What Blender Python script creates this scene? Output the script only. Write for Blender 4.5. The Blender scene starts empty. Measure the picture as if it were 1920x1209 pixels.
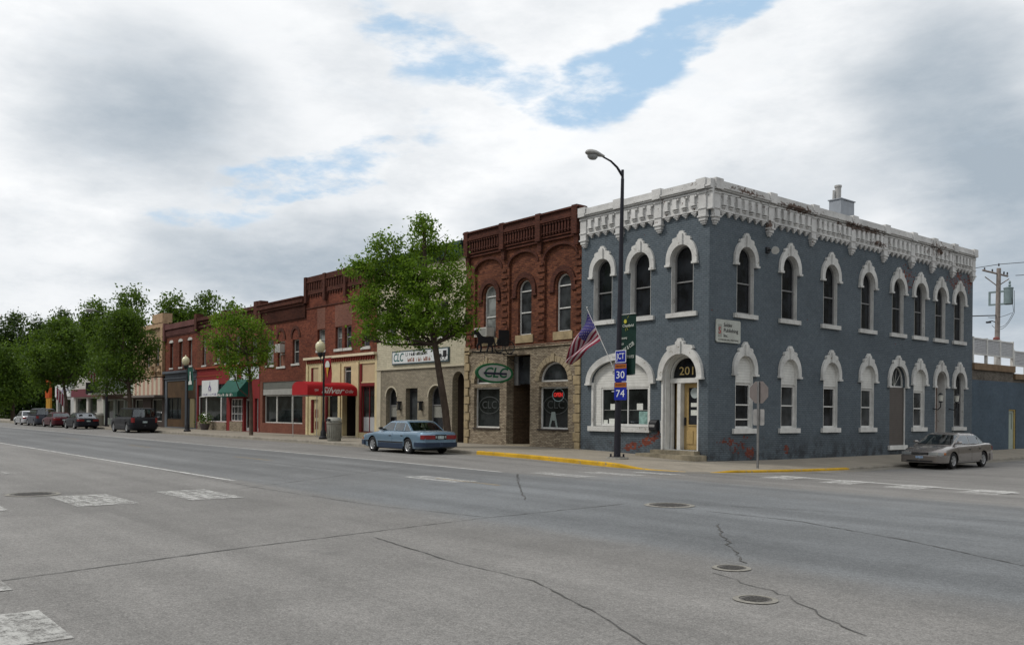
import bpy, math, random
import numpy as np
from mathutils import Vector, Matrix, noise as mnoise
from mathutils.geometry import tessellate_polygon

# ------------------------------------------------------------------ camera, light, exposure
sc = bpy.context.scene
C = sc.collection
EYE = 1.6
cam_d = bpy.data.cameras.new('camera')
cam = bpy.data.objects.new('camera', cam_d); C.objects.link(cam)
yaw = math.radians(50.55); roll = 0.0085
fwd = Vector((-math.sin(yaw), math.cos(yaw), 0)); rgt = Vector((math.cos(yaw), math.sin(yaw), 0)); up = Vector((0, 0, 1))
r2 = rgt * math.cos(roll) + up * math.sin(roll); u2 = up * math.cos(roll) - rgt * math.sin(roll)
M4 = Matrix((r2, u2, -fwd)).transposed().to_4x4(); M4.translation = Vector((0, 0, EYE))
cam.matrix_world = M4
cam_d.sensor_width = 36; cam_d.lens = 1671 / 1920 * 36; cam_d.shift_y = 0.0886
cam_d.clip_start = 0.1; cam_d.clip_end = 4000
sc.camera = cam
sc.view_settings.view_transform = 'Standard'; sc.view_settings.look = 'None'
sc.view_settings.exposure = -0.1; sc.view_settings.gamma = 1.0

SUN_EL = math.radians(52); SUN_AZ = math.radians(215)      # compass-like, from +Y clockwise
sd = bpy.data.lights.new('sun', 'SUN'); sd.energy = 2.1; sd.angle = math.radians(11); sd.color = (1, .95, .88)
sun = bpy.data.objects.new('sun', sd); C.objects.link(sun)
sdir = Vector((math.sin(SUN_AZ) * math.cos(SUN_EL), math.cos(SUN_AZ) * math.cos(SUN_EL), math.sin(SUN_EL)))
sun.rotation_euler = sdir.to_track_quat('Z', 'Y').to_euler()


class NT:
    """small helper round a node tree"""
    def __init__(s, tree): s.t = tree; s.n = tree.nodes; s.l = tree.links
    def add(s, typ, **kw):
        n = s.n.new(typ)
        for k, v in kw.items():
            if k == 'ins':
                for i, x in v.items(): s.set(n, i, x)
            else: setattr(n, k, v)
        return n
    def set(s, n, i, x):
        if isinstance(x, bpy.types.NodeSocket): s.l.new(x, n.inputs[i])
        else: n.inputs[i].default_value = x
    def math(s, op, a, b=None, c=None, clamp=False):
        n = s.n.new('ShaderNodeMath'); n.operation = op; n.use_clamp = clamp
        s.set(n, 0, a)
        if b is not None: s.set(n, 1, b)
        if c is not None: s.set(n, 2, c)
        return n.outputs[0]
    def mix(s, f, a, b, mode='MIX'):
        n = s.n.new('ShaderNodeMix'); n.data_type = 'RGBA'; n.blend_type = mode
        s.set(n, 0, f); s.set(n, 6, a); s.set(n, 7, b)
        return n.outputs[2]
    def noise(s, vec, scale, detail=4, rough=.55, out=0):
        n = s.add('ShaderNodeTexNoise'); n.inputs['Scale'].default_value = scale
        n.inputs['Detail'].default_value = detail; n.inputs['Roughness'].default_value = rough
        if vec is not None: s.l.new(vec, n.inputs['Vector'])
        return n.outputs[out]
    def ramp(s, v, a, b, lo=0., hi=1., smooth=True):
        n = s.add('ShaderNodeMapRange'); n.interpolation_type = 'SMOOTHSTEP' if smooth else 'LINEAR'
        s.set(n, 0, v); n.inputs[1].default_value = a; n.inputs[2].default_value = b
        n.inputs[3].default_value = lo; n.inputs[4].default_value = hi
        return n.outputs[0]
    def blob(s, vec, c, sz, rot=0):
        m = s.add('ShaderNodeMapping', vector_type='TEXTURE')
        s.l.new(vec, m.inputs[0]); m.inputs[1].default_value = (c[0], c[1], 0)
        m.inputs[2].default_value = (0, 0, math.radians(rot)); m.inputs[3].default_value = (sz[0], sz[1], 1)
        g = s.add('ShaderNodeTexGradient', gradient_type='SPHERICAL'); s.l.new(m.outputs[0], g.inputs[0])
        return g.outputs['Fac']


def c4(c): return (c[0], c[1], c[2], 1)


# world: Nishita sky with a broken cloud deck laid over it by direction
w = bpy.data.worlds.new('World'); sc.world = w; w.use_nodes = True
T = NT(w.node_tree); T.n.clear()
sky = T.add('ShaderNodeTexSky', sky_type='NISHITA', sun_disc=False); sky.sun_elevation = SUN_EL; sky.sun_rotation = SUN_AZ
skyc = T.mix(1.0, sky.outputs[0], (.125, .125, .125, 1), 'MULTIPLY')
tc = T.add('ShaderNodeTexCoord'); sep = T.add('ShaderNodeSeparateXYZ'); T.l.new(tc.outputs['Generated'], sep.inputs[0])
X, Y, Z = sep.outputs
az = T.math('MULTIPLY', T.math('ARCTAN2', X, Y), 57.2958)
el = T.math('MULTIPLY', T.math('ARCSINE', Z), 57.2958)
comb = T.add('ShaderNodeCombineXYZ'); T.l.new(az, comb.inputs[0]); T.l.new(el, comb.inputs[1])
AE = comb.outputs[0]
# stretched cloud coordinates: bands flatten towards the horizon
den = T.math('ADD', T.math('MAXIMUM', Z, 0.0), .28)
cc = T.add('ShaderNodeCombineXYZ'); T.l.new(T.math('DIVIDE', X, den), cc.inputs[0]); T.l.new(T.math('DIVIDE', Y, den), cc.inputs[1])
T.l.new(T.math('MULTIPLY', Z, 3.0), cc.inputs[2])
CP = cc.outputs[0]
wn = T.noise(CP, 2.4, 5, .55, 1)
wv = T.add('ShaderNodeVectorMath', operation='SUBTRACT'); T.l.new(wn, wv.inputs[0]); wv.inputs[1].default_value = (.5, .5, .5)
wsn = T.add('ShaderNodeVectorMath', operation='MULTIPLY'); T.l.new(wv.outputs[0], wsn.inputs[0]); wsn.inputs[1].default_value = (13, 7, 0)
wa = T.add('ShaderNodeVectorMath', operation='ADD'); T.l.new(AE, wa.inputs[0]); T.l.new(wsn.outputs[0], wa.inputs[1])
WAE = wa.outputs[0]
n1 = T.noise(CP, 1.6, 7, .6); n2 = T.noise(CP, 5.5, 6, .6); n3 = T.noise(CP, .75, 4, .55)
# (azimuth, elevation), size in degrees, tilt, weight
dark = [((-72.5, 17), (10, 6.5), 0, .85), ((-65, 8.8), (13, 4), 0, .8), ((-50.5, 12.6), (6.5, 3.4), 8, .42),
        ((-24, 17.5), (9.5, 7.5), -20, 1.1), ((-20, 9.5), (11, 10), 0, 1.1), ((-32, 14), (9, 4), 20, .3)]
blue = [((-55.0, 21.6), (6.2, 3.0), -10, .9), ((-50.2, 20.2), (5, 1.6), 0, .62), ((-44.8, 19.6), (5.2, 2.9), 12, 1.1), ((-38.8, 22.6), (10, 2.4), 26, 1.2),
        ((-63.8, 14.2), (8, 2.0), 16, .8), ((-58.3, 16.6), (5.5, 1.3), 10, .6), ((-70, 11.3), (5, 1.2), 10, .5)]
g = None
for c, s_, r, k in dark:
    v = T.math('MULTIPLY', T.ramp(T.blob(WAE, c, s_, r), 0, .85), k)
    g = v if g is None else T.math('ADD', g, v)
b = None
for c, s_, r, k in blue:
    v = T.math('MULTIPLY', T.ramp(T.blob(WAE, c, s_, r), 0, .6), k)
    b = v if b is None else T.math('MAXIMUM', b, v)
n4 = T.noise(CP, 11, 6, .65)
b = T.math('SUBTRACT', T.math('MULTIPLY', b, 1.2), T.math('ADD', T.math('MULTIPLY', T.ramp(n2, .34, .72), .85), T.math('MULTIPLY', T.ramp(n4, .4, .7), .22)))
b = T.math('MULTIPLY', T.ramp(b, -.12, 1.05), .9)
g = T.math('MULTIPLY', g, T.math('ADD', T.math('MULTIPLY', T.ramp(n1, .3, .68), .55), .38))
# light general mottling (stronger away from the picture's bright heart)
gm = T.math('MULTIPLY', T.ramp(n3, .5, .8), .2)
gm2 = T.math('MULTIPLY', T.ramp(n1, .5, .76), .2)
g = T.math('ADD', T.math('ADD', g, gm), gm2)
g = T.math('DIVIDE', T.math('MULTIPLY', g, 1.35), T.math('ADD', T.math('MULTIPLY', g, .75), .75))
g = T.math('ADD', g, T.math('MULTIPLY', T.math('SUBTRACT', n4, .5), T.math('MULTIPLY', g, .35)), clamp=True)
lowk = T.math('MULTIPLY', T.ramp(el, 9, 0), .12)
g = T.math('ADD', g, lowk)
g = T.math('ADD', g, T.math('MULTIPLY', T.math('SUBTRACT', .585, T.noise(CP, 3.2, 8, .64)), 1.35), clamp=True)
cloud = T.mix(T.math('MULTIPLY', g, .92), (1.06, 1.075, 1.09, 1), (.38, .46, .54, 1))
fin = T.mix(b, cloud, T.mix(.8, skyc, (.46, .70, .95, 1)))
# dark ragged band standing in for unseen trees and roofs, added to darken reflections
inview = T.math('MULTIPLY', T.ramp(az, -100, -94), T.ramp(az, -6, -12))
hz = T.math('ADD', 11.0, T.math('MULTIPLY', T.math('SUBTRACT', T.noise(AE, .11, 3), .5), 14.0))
dark_band = T.math('MULTIPLY', T.ramp(T.math('SUBTRACT', el, hz), .8, -.4), T.math('SUBTRACT', 1.0, inview))
fin = T.mix(dark_band, fin, T.mix(T.noise(AE, .35, 3), (.035, .05, .03, 1), (.16, .13, .105, 1)))
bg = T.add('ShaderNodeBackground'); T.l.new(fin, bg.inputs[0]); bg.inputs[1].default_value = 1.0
wo = T.add('ShaderNodeOutputWorld'); T.l.new(bg.outputs[0], wo.inputs[0])


# ------------------------------------------------------------------ mesh helpers
LOC = {}


def tag(o, label=None, cat=None, group=None, kind=None):
    if label: o['label'] = label
    if cat: o['category'] = cat
    if group: o['group'] = group
    if kind: o['kind'] = kind
    return o


def thing(name, label, cat, loc=(0, 0, 0), rz=0, group=None):
    o = bpy.data.objects.new(name, None); C.objects.link(o)
    o.location = loc; o.rotation_euler = (0, 0, rz); o.empty_display_size = .3
    tag(o, label, cat, group)
    LOC[o.name] = Vector(loc) if rz == 0 else Vector((0, 0, 0))
    return o


class MB:
    def __init__(s): s.v = []; s.f = []; s.m = []
    def face(s, pts, mi=0):
        i = len(s.v); s.v += [tuple(p) for p in pts]; s.f.append(tuple(range(i, i + len(pts)))); s.m.append(mi)
    def grid(s, rows, mi=0, closed=False):
        i = len(s.v); n = len(rows[0])
        for r in rows: s.v += [tuple(p) for p in r]
        for a in range(len(rows) - 1):
            for b_ in range(n if closed else n - 1):
                c_ = (b_ + 1) % n
                s.f.append((i + a * n + b_, i + a * n + c_, i + (a + 1) * n + c_, i + (a + 1) * n + b_)); s.m.append(mi)
    def cap(s, ring, mi=0): s.face(ring, mi)
    def tube(s, pts, rad, seg=8, mi=0, caps=True):
        """pts polyline, rad number or list"""
        pts = [Vector(p) for p in pts]
        if not isinstance(rad, (list, tuple)): rad = [rad] * len(pts)
        rows = []; prev = None
        for k, p in enumerate(pts):
            t = (pts[min(k + 1, len(pts) - 1)] - pts[max(k - 1, 0)])
            if t.length < 1e-9: t = Vector((0, 0, 1))
            t.normalize()
            if prev is None:
                a = Vector((0, 0, 1)) if abs(t.z) < .9 else Vector((1, 0, 0))
                u = t.cross(a).normalized()
            else: u = (prev - t * prev.dot(t)).normalized()
            prev = u; v = t.cross(u)
            rows.append([p + (u * math.cos(2 * math.pi * j / seg) + v * math.sin(2 * math.pi * j / seg)) * rad[k] for j in range(seg)])
        s.grid(rows, mi, True)
        if caps: s.cap(rows[0][::-1], mi); s.cap(rows[-1], mi)
    def lathe(s, prof, c=(0, 0, 0), seg=16, mi=0):
        rows = [[(c[0] + r * math.cos(2 * math.pi * j / seg), c[1] + r * math.sin(2 * math.pi * j / seg), c[2] + z) for j in range(seg)] for r, z in prof]
        s.grid(rows, mi, True); s.cap(rows[0][::-1], mi); s.cap(rows[-1], mi)
    def bx(s, x0, x1, y0, y1, z0, z1, mi=0):
        p = [(x0, y0, z0), (x1, y0, z0), (x1, y1, z0), (x0, y1, z0), (x0, y0, z1), (x1, y0, z1), (x1, y1, z1), (x0, y1, z1)]
        for f in ((3, 2, 1, 0), (4, 5, 6, 7), (0, 1, 5, 4), (1, 2, 6, 5), (2, 3, 7, 6), (3, 0, 4, 7)): s.face([p[i] for i in f], mi)
    # ---- in a wall frame: s along, z up, o outward
    def box(s, F, a, b, z0, z1, o0, o1, mi=0):
        p = [F(a, z0, o0), F(b, z0, o0), F(b, z0, o1), F(a, z0, o1), F(a, z1, o0), F(b, z1, o0), F(b, z1, o1), F(a, z1, o1)]
        for f in ((0, 1, 2, 3), (7, 6, 5, 4), (3, 2, 6, 7), (2, 1, 5, 6), (1, 0, 4, 5), (0, 3, 7, 4)): s.face([p[i] for i in f], mi)
    def poly(s, F, outer, holes, o, mi=0):
        ps = [[Vector((a, z, 0)) for a, z in outer]] + [[Vector((a, z, 0)) for a, z in h] for h in holes]
        flat = [q for p in ps for q in p]; i = len(s.v)
        s.v += [tuple(F(q.x, q.y, o)) for q in flat]
        for t in tessellate_polygon(ps): s.f.append(tuple(i + k for k in t)); s.m.append(mi)
    def sides(s, F, ring, o0, o1, mi=0):
        n = len(ring)
        for k in range(n):
            a, b_ = ring[k], ring[(k + 1) % n]
            s.face([F(a[0], a[1], o0), F(b_[0], b_[1], o0), F(b_[0], b_[1], o1), F(a[0], a[1], o1)], mi)
    def prism(s, F, outer, o0, o1, holes=(), mi=0, back=False):
        s.poly(F, outer, holes, o1, mi); s.sides(F, outer, o0, o1, mi)
        for h in holes: s.sides(F, h, o0, o1, mi)
        if back: s.poly(F, outer, holes, o0, mi)
    def build(s, name, mats, parent=None, smooth=False, local=False):
        me = bpy.data.meshes.new(name)
        v = s.v
        if parent is not None and not local:
            L = LOC[parent.name]; v = [(a - L.x, b_ - L.y, c_ - L.z) for a, b_, c_ in v]
        me.from_pydata(v, [], s.f)
        if not isinstance(mats, (list, tuple)): mats = [mats]
        for m in mats: me.materials.append(m)
        if len(mats) > 1: me.polygons.foreach_set('material_index', s.m)
        if smooth:
            import bmesh
            bm = bmesh.new(); bm.from_mesh(me); bmesh.ops.remove_doubles(bm, verts=bm.verts, dist=.0004)
            bmesh.ops.recalc_face_normals(bm, faces=bm.faces)
            ang = math.radians(smooth if smooth is not True else 40)
            for f in bm.faces: f.smooth = True
            for e in bm.edges:
                if len(e.link_faces) == 2 and e.calc_face_angle(0) > ang: e.smooth = False
            bm.to_mesh(me); bm.free()
        me.update()
        o = bpy.data.objects.new(name, me); C.objects.link(o)
        if parent is not None: o.parent = parent; LOC[o.name] = LOC[parent.name] if not local else Vector((0, 0, 0))
        else: LOC[o.name] = Vector((0, 0, 0))
        return o


def arch(cx, wd, z0, zt, rise, n=14):
    """opening outline, from bottom left, with an elliptical head"""
    p = [(cx - wd / 2, z0), (cx + wd / 2, z0)]
    sp = zt - rise
    for k in range(n + 1):
        t = math.pi * k / n
        p.append((cx + math.cos(t) * wd / 2, sp + math.sin(t) * rise))
    return p


def rect(a, b, z0, z1): return [(a, z0), (b, z0), (b, z1), (a, z1)]


def text_obj(name, txt, size, org, xd, ud, mat, parent, width=None, extrude=.004, shear=0, center=True, space=1.0, bold=0):
    cu = bpy.data.curves.new(name, 'FONT'); cu.body = txt; cu.size = size; cu.extrude = extrude; cu.shear = shear
    cu.align_x = 'CENTER' if center else 'LEFT'; cu.align_y = 'CENTER'; cu.resolution_u = 3; cu.offset = bold; cu.space_character = space
    ob = bpy.data.objects.new(name + '_tmp', cu); C.objects.link(ob)
    bpy.context.view_layer.update()
    dg = bpy.context.evaluated_depsgraph_get()
    me = bpy.data.meshes.new_from_object(ob.evaluated_get(dg))
    C.objects.unlink(ob); bpy.data.objects.remove(ob); bpy.data.curves.remove(cu)
    xd = Vector(xd).normalized(); ud = Vector(ud).normalized(); nd = xd.cross(ud)
    co = np.empty(len(me.vertices) * 3); me.vertices.foreach_get('co', co); co = co.reshape(-1, 3)
    if width and len(co):
        co[:, 0] *= width / max(1e-6, co[:, 0].max() - co[:, 0].min())
    R = np.array([xd, ud, nd]); out = co @ R + np.array(org)
    if parent is not None: out = out - np.array(LOC[parent.name])
    me.vertices.foreach_set('co', out.ravel()); me.materials.clear(); me.materials.append(mat); me.update(); me.name = name
    o = bpy.data.objects.new(name, me); C.objects.link(o); o.parent = parent; LOC[o.name] = LOC[parent.name] if parent else Vector((0, 0, 0))
    return o


def scribble(F, a, b_, z0, z1, n, o, mat, parent, seed=3):
    """lettering too small in the photograph to read: strokes of the right size and colour"""
    r = random.Random(seed + n); m_ = MB(); st = (b_ - a) / n; h = z1 - z0
    for k in range(n):
        if r.random() < .12: continue
        x = a + st * k; t_ = st * .22
        m_.box(F, x, x + t_, z0, z1 - h * r.choice((0, 0, .3)), o, o + .003)
        if r.random() < .7: m_.box(F, x + t_, x + st * .75, z0 + h * r.choice((0, .4, .8)), z0 + h * r.choice((.15, .55, .98)), o, o + .002)
        if r.random() < .5: m_.box(F, x + st * .58, x + st * .8, z0, z0 + h * .6, o, o + .003)
    return m_.build('lettering', mat, parent)


# ------------------------------------------------------------------ materials
MATS = {}


def new_mat(name):
    m = bpy.data.materials.new(name); m.use_nodes = True
    t = NT(m.node_tree); bs = t.n['Principled BSDF']
    return m, t, bs


def pos(t):
    g_ = t.add('ShaderNodeNewGeometry'); return g_.outputs['Position']


def wall_uv(t):
    s = t.add('ShaderNodeSeparateXYZ'); t.l.new(pos(t), s.inputs[0])
    c = t.add('ShaderNodeCombineXYZ'); t.l.new(t.math('ADD', s.outputs[0], s.outputs[1]), c.inputs[0]); t.l.new(s.outputs[2], c.inputs[1])
    return c.outputs[0], s.outputs


def plain(name, col, rough=.6, var=.12, scale=6, metal=0, spec=.22, bump=0, coat=0, local=False):
    if name in MATS: return MATS[name]
    m, t, bs = new_mat(name)
    if local: P = t.add('ShaderNodeTexCoord').outputs['Object']
    else: P = pos(t)
    n = t.noise(P, scale, 5, .6)
    k = t.ramp(n, .3, .7, 1 - var, 1 + var * .6, False)
    vm = t.add('ShaderNodeVectorMath', operation='SCALE'); vm.inputs[0].default_value = col; t.l.new(k, vm.inputs['Scale'])
    t.l.new(vm.outputs[0], bs.inputs['Base Color'])
    bs.inputs['Roughness'].default_value = rough; bs.inputs['Metallic'].default_value = metal
    bs.inputs['Specular IOR Level'].default_value = spec
    if coat: bs.inputs['Coat Weight'].default_value = coat; bs.inputs['Coat Roughness'].default_value = .05
    if bump:
        b_ = t.add('ShaderNodeBump'); b_.inputs['Strength'].default_value = bump; b_.inputs['Distance'].default_value = .01
        t.l.new(t.noise(P, scale * 6, 4), b_.inputs['Height']); t.l.new(b_.outputs[0], bs.inputs['Normal'])
    MATS[name] = m; return m


def brick(name, c1, c2, mortar, bw=.21, bh=.072, ms=.009, grime=.35, bump=.5, patches=(), patch_col=(.26, .068, .033), streak=0, rough=.85):
    if name in MATS: return MATS[name]
    m, t, bs = new_mat(name)
    uv, s = wall_uv(t)
    bt = t.add('ShaderNodeTexBrick'); t.l.new(uv, bt.inputs['Vector']); bt.inputs['Scale'].default_value = 1
    bt.inputs['Brick Width'].default_value = bw; bt.inputs['Row Height'].default_value = bh; bt.inputs['Mortar Size'].default_value = ms
    bt.inputs['Mortar Smooth'].default_value = .3; bt.inputs['Bias'].default_value = 0
    bt.inputs['Color1'].default_value = c4(c1); bt.inputs['Color2'].default_value = c4(c2); bt.inputs['Mortar'].default_value = c4(mortar)
    big = t.noise(uv, .55, 6, .62); fine = t.noise(uv, 5, 5, .6)
    k = t.math('MULTIPLY', t.ramp(big, .3, .7, 1 - grime, 1 + grime * .45, False), t.ramp(fine, .3, .7, .86, 1.12, False))
    vm = t.add('ShaderNodeVectorMath', operation='SCALE'); t.l.new(bt.outputs['Color'], vm.inputs[0]); t.l.new(k, vm.inputs['Scale'])
    col = vm.outputs[0]
    if streak:      # rain streaks and rising damp in the paint
        sv_ = t.add('ShaderNodeVectorMath', operation='MULTIPLY'); t.l.new(uv, sv_.inputs[0]); sv_.inputs[1].default_value = (2.6, .22, 1)
        sk = t.ramp(t.noise(sv_.outputs[0], 1.6, 6, .65), .5, .74)
        low_ = t.math('MULTIPLY', t.ramp(s[2], 1.15, -.1), t.ramp(t.noise(uv, 1.6, 6, .7), .38, .62))
        col = t.mix(t.math('MULTIPLY', sk, streak), col, c4([x * .55 for x in c1])); col = t.mix(t.math('MULTIPLY', low_, .75), col, (.030, .030, .033, 1))
        f = None
        for (c, sz, rot, wgt) in patches:
            v = t.math('MULTIPLY', t.ramp(t.blob(uv, c, sz, rot), 0, .8), wgt)
            f = v if f is None else t.math('MAXIMUM', f, v)
        # whole bricks lose their paint: the noise is read per brick
        sn = t.add('ShaderNodeVectorMath', operation='SNAP'); t.l.new(uv, sn.inputs[0]); sn.inputs[1].default_value = (.11, .072, 1)
        wn_ = t.add('ShaderNodeTexWhiteNoise', noise_dimensions='3D'); t.l.new(sn.outputs[0], wn_.inputs[0])
        nn = t.math('ADD', t.math('MULTIPLY', t.noise(uv, 3.2, 5, .65), .75), t.math('MULTIPLY', wn_.outputs[0], .25))
        f = t.math('SUBTRACT', t.math('ADD', t.math('MULTIPLY', f, .62), t.math('MULTIPLY', t.math('SUBTRACT', nn, .5), 1.9)), .42)
        f = t.ramp(f, 0, .08)
        pc = t.mix(wn_.outputs[0], c4(patch_col), c4((patch_col[0] * .45, patch_col[1] * .5, patch_col[2] * .8)))
        col = t.mix(t.math('MULTIPLY', f, .92), col, pc)
    t.l.new(col, bs.inputs['Base Color']); bs.inputs['Roughness'].default_value = rough; bs.inputs['Specular IOR Level'].default_value = .12
    b_ = t.add('ShaderNodeBump'); b_.inputs['Strength'].default_value = bump; b_.inputs['Distance'].default_value = .012
    h = t.math('SUBTRACT', t.math('MULTIPLY', fine, .35), bt.outputs['Fac'])
    t.l.new(h, b_.inputs['Height']); t.l.new(b_.outputs[0], bs.inputs['Normal'])
    MATS[name] = m; return m


def chipped(name, col, under=(.12, .06, .045), amt=.62, scale=4.5, dirt=.35, patches=()):
    """old paint with chips showing what is below"""
    if name in MATS: return MATS[name]
    m, t, bs = new_mat(name)
    P = pos(t); uv, s = wall_uv(t)
    n = t.noise(P, scale, 8, .72); d = t.noise(P, 1.3, 6, .65)
    d2 = t.noise(P, 22, 3, .6)
    k = t.math('MULTIPLY', t.ramp(d, .3, .7, 1 - dirt, 1.06, False), t.ramp(d2, .3, .7, .9, 1.06, False))
    vm = t.add('ShaderNodeVectorMath', operation='SCALE'); vm.inputs[0].default_value = col; t.l.new(k, vm.inputs['Scale'])
    f = t.ramp(n, amt, amt + .05)
    if patches:
        q = None
        for (c, sz, rot, wgt) in patches:
            v = t.math('MULTIPLY', t.blob(uv, c, sz, rot), wgt); q = v if q is None else t.math('MAXIMUM', q, v)
        f = t.ramp(t.math('ADD', n, t.math('MULTIPLY', q, .3)), amt, amt + .05)
    t.l.new(t.mix(f, vm.outputs[0], c4(under)), bs.inputs['Base Color'])
    bs.inputs['Roughness'].default_value = .75; bs.inputs['Specular IOR Level'].default_value = .18
    b_ = t.add('ShaderNodeBump'); b_.inputs['Strength'].default_value = .35; b_.inputs['Distance'].default_value = .01
    t.l.new(t.math('SUBTRACT', d2, f), b_.inputs['Height']); t.l.new(b_.outputs[0], bs.inputs['Normal'])
    MATS[name] = m; return m


def siding(name, col, pitch=.1, rough=.6, depth=.5):
    if name in MATS: return MATS[name]
    m, t, bs = new_mat(name)
    uv, s = wall_uv(t)
    fr_ = t.math('FRACT', t.math('DIVIDE', s[2], pitch))
    line = t.ramp(fr_, .0, .16, 1, 0)
    n = t.noise(pos(t), 3, 5, .6)
    k = t.ramp(n, .3, .7, .82, 1.06, False)
    vm = t.add('ShaderNodeVectorMath', operation='SCALE'); vm.inputs[0].default_value = col; t.l.new(k, vm.inputs['Scale'])
    t.l.new(t.mix(t.math('MULTIPLY', line, .6), vm.outputs[0], c4([x * .35 for x in col])), bs.inputs['Base Color'])
    bs.inputs['Roughness'].default_value = rough
    b_ = t.add('ShaderNodeBump'); b_.inputs['Strength'].default_value = depth; b_.inputs['Distance'].default_value = .02
    t.l.new(t.math('SUBTRACT', 1.0, fr_), b_.inputs['Height']); t.l.new(b_.outputs[0], bs.inputs['Normal'])
    MATS[name] = m; return m


def glass(name, col=(.012, .014, .017), rough=.05, curtain=None, cz=0, spec=.3):
    """window glass seen from outside by day: dark room behind a reflecting pane"""
    if name in MATS: return MATS[name]
    m, t, bs = new_mat(name)
    P = pos(t)
    n = t.noise(P, 1.7, 3, .5)
    k = t.ramp(n, .35, .65, .5, 1.6, False)
    vm = t.add('ShaderNodeVectorMath', operation='SCALE'); vm.inputs[0].default_value = col; t.l.new(k, vm.inputs['Scale'])
    t.l.new(vm.outputs[0], bs.inputs['Base Color'])
    bs.inputs['Roughness'].default_value = rough; bs.inputs['Specular IOR Level'].default_value = spec
    b_ = t.add('ShaderNodeBump'); b_.inputs['Strength'].default_value = .06; b_.inputs['Distance'].default_value = .02
    t.l.new(t.noise(P, 1.1, 2), b_.inputs['Height']); t.l.new(b_.outputs[0], bs.inputs['Normal'])
    MATS[name] = m; return m


def carpaint(name, col, metal=.35, dirt=.35):
    if name in MATS: return MATS[name]
    m, t, bs = new_mat(name)
    P = t.add('ShaderNodeTexCoord').outputs['Object']
    n = t.noise(P, 3, 5, .6); s = t.add('ShaderNodeSeparateXYZ'); t.l.new(P, s.inputs[0])
    # road dust low on the body
    dust = t.math('MULTIPLY', t.ramp(t.math('ADD', s.outputs[2], t.math('MULTIPLY', n, .3)), .75, .2), min(.3, .04 + col[1] * 1.5))
    t.l.new(t.mix(dust, c4(col), (.09, .085, .075, 1)), bs.inputs['Base Color'])
    bs.inputs['Metallic'].default_value = metal; bs.inputs['Roughness'].default_value = .33
    dk = max(col) < .07
    bs.inputs['Coat Weight'].default_value = .06 if dk else .6; bs.inputs['Coat Roughness'].default_value = .06
    if not dk: bs.inputs['Roughness'].default_value = .25; bs.inputs['Coat Weight'].default_value = .9; bs.inputs['Coat Roughness'].default_value = .03
    if dk: bs.inputs['Metallic'].default_value = 0; bs.inputs['Specular IOR Level'].default_value = .18
    MATS[name] = m; return m


def leafmat(name, dark_, light, trans=.35):
    if name in MATS: return MATS[name]
    m, t, bs = new_mat(name)
    oi = t.add('ShaderNodeAttribute', attribute_name='tint', attribute_type='GEOMETRY')
    col = t.mix(oi.outputs['Fac'], c4(dark_), c4(light))
    t.l.new(col, bs.inputs['Base Color']); bs.inputs['Roughness'].default_value = .55; bs.inputs['Specular IOR Level'].default_value = .18
    tr = t.add('ShaderNodeBsdfTranslucent'); t.l.new(t.mix(.5, col, (.16, .26, .02, 1)), tr.inputs[0])
    mx = t.add('ShaderNodeMixShader'); mx.inputs[0].default_value = trans
    t.l.new(bs.outputs[0], mx.inputs[1]); t.l.new(tr.outputs[0], mx.inputs[2]); t.l.new(mx.outputs[0], t.n['Material Output'].inputs[0])
    MATS[name] = m; return m


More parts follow.
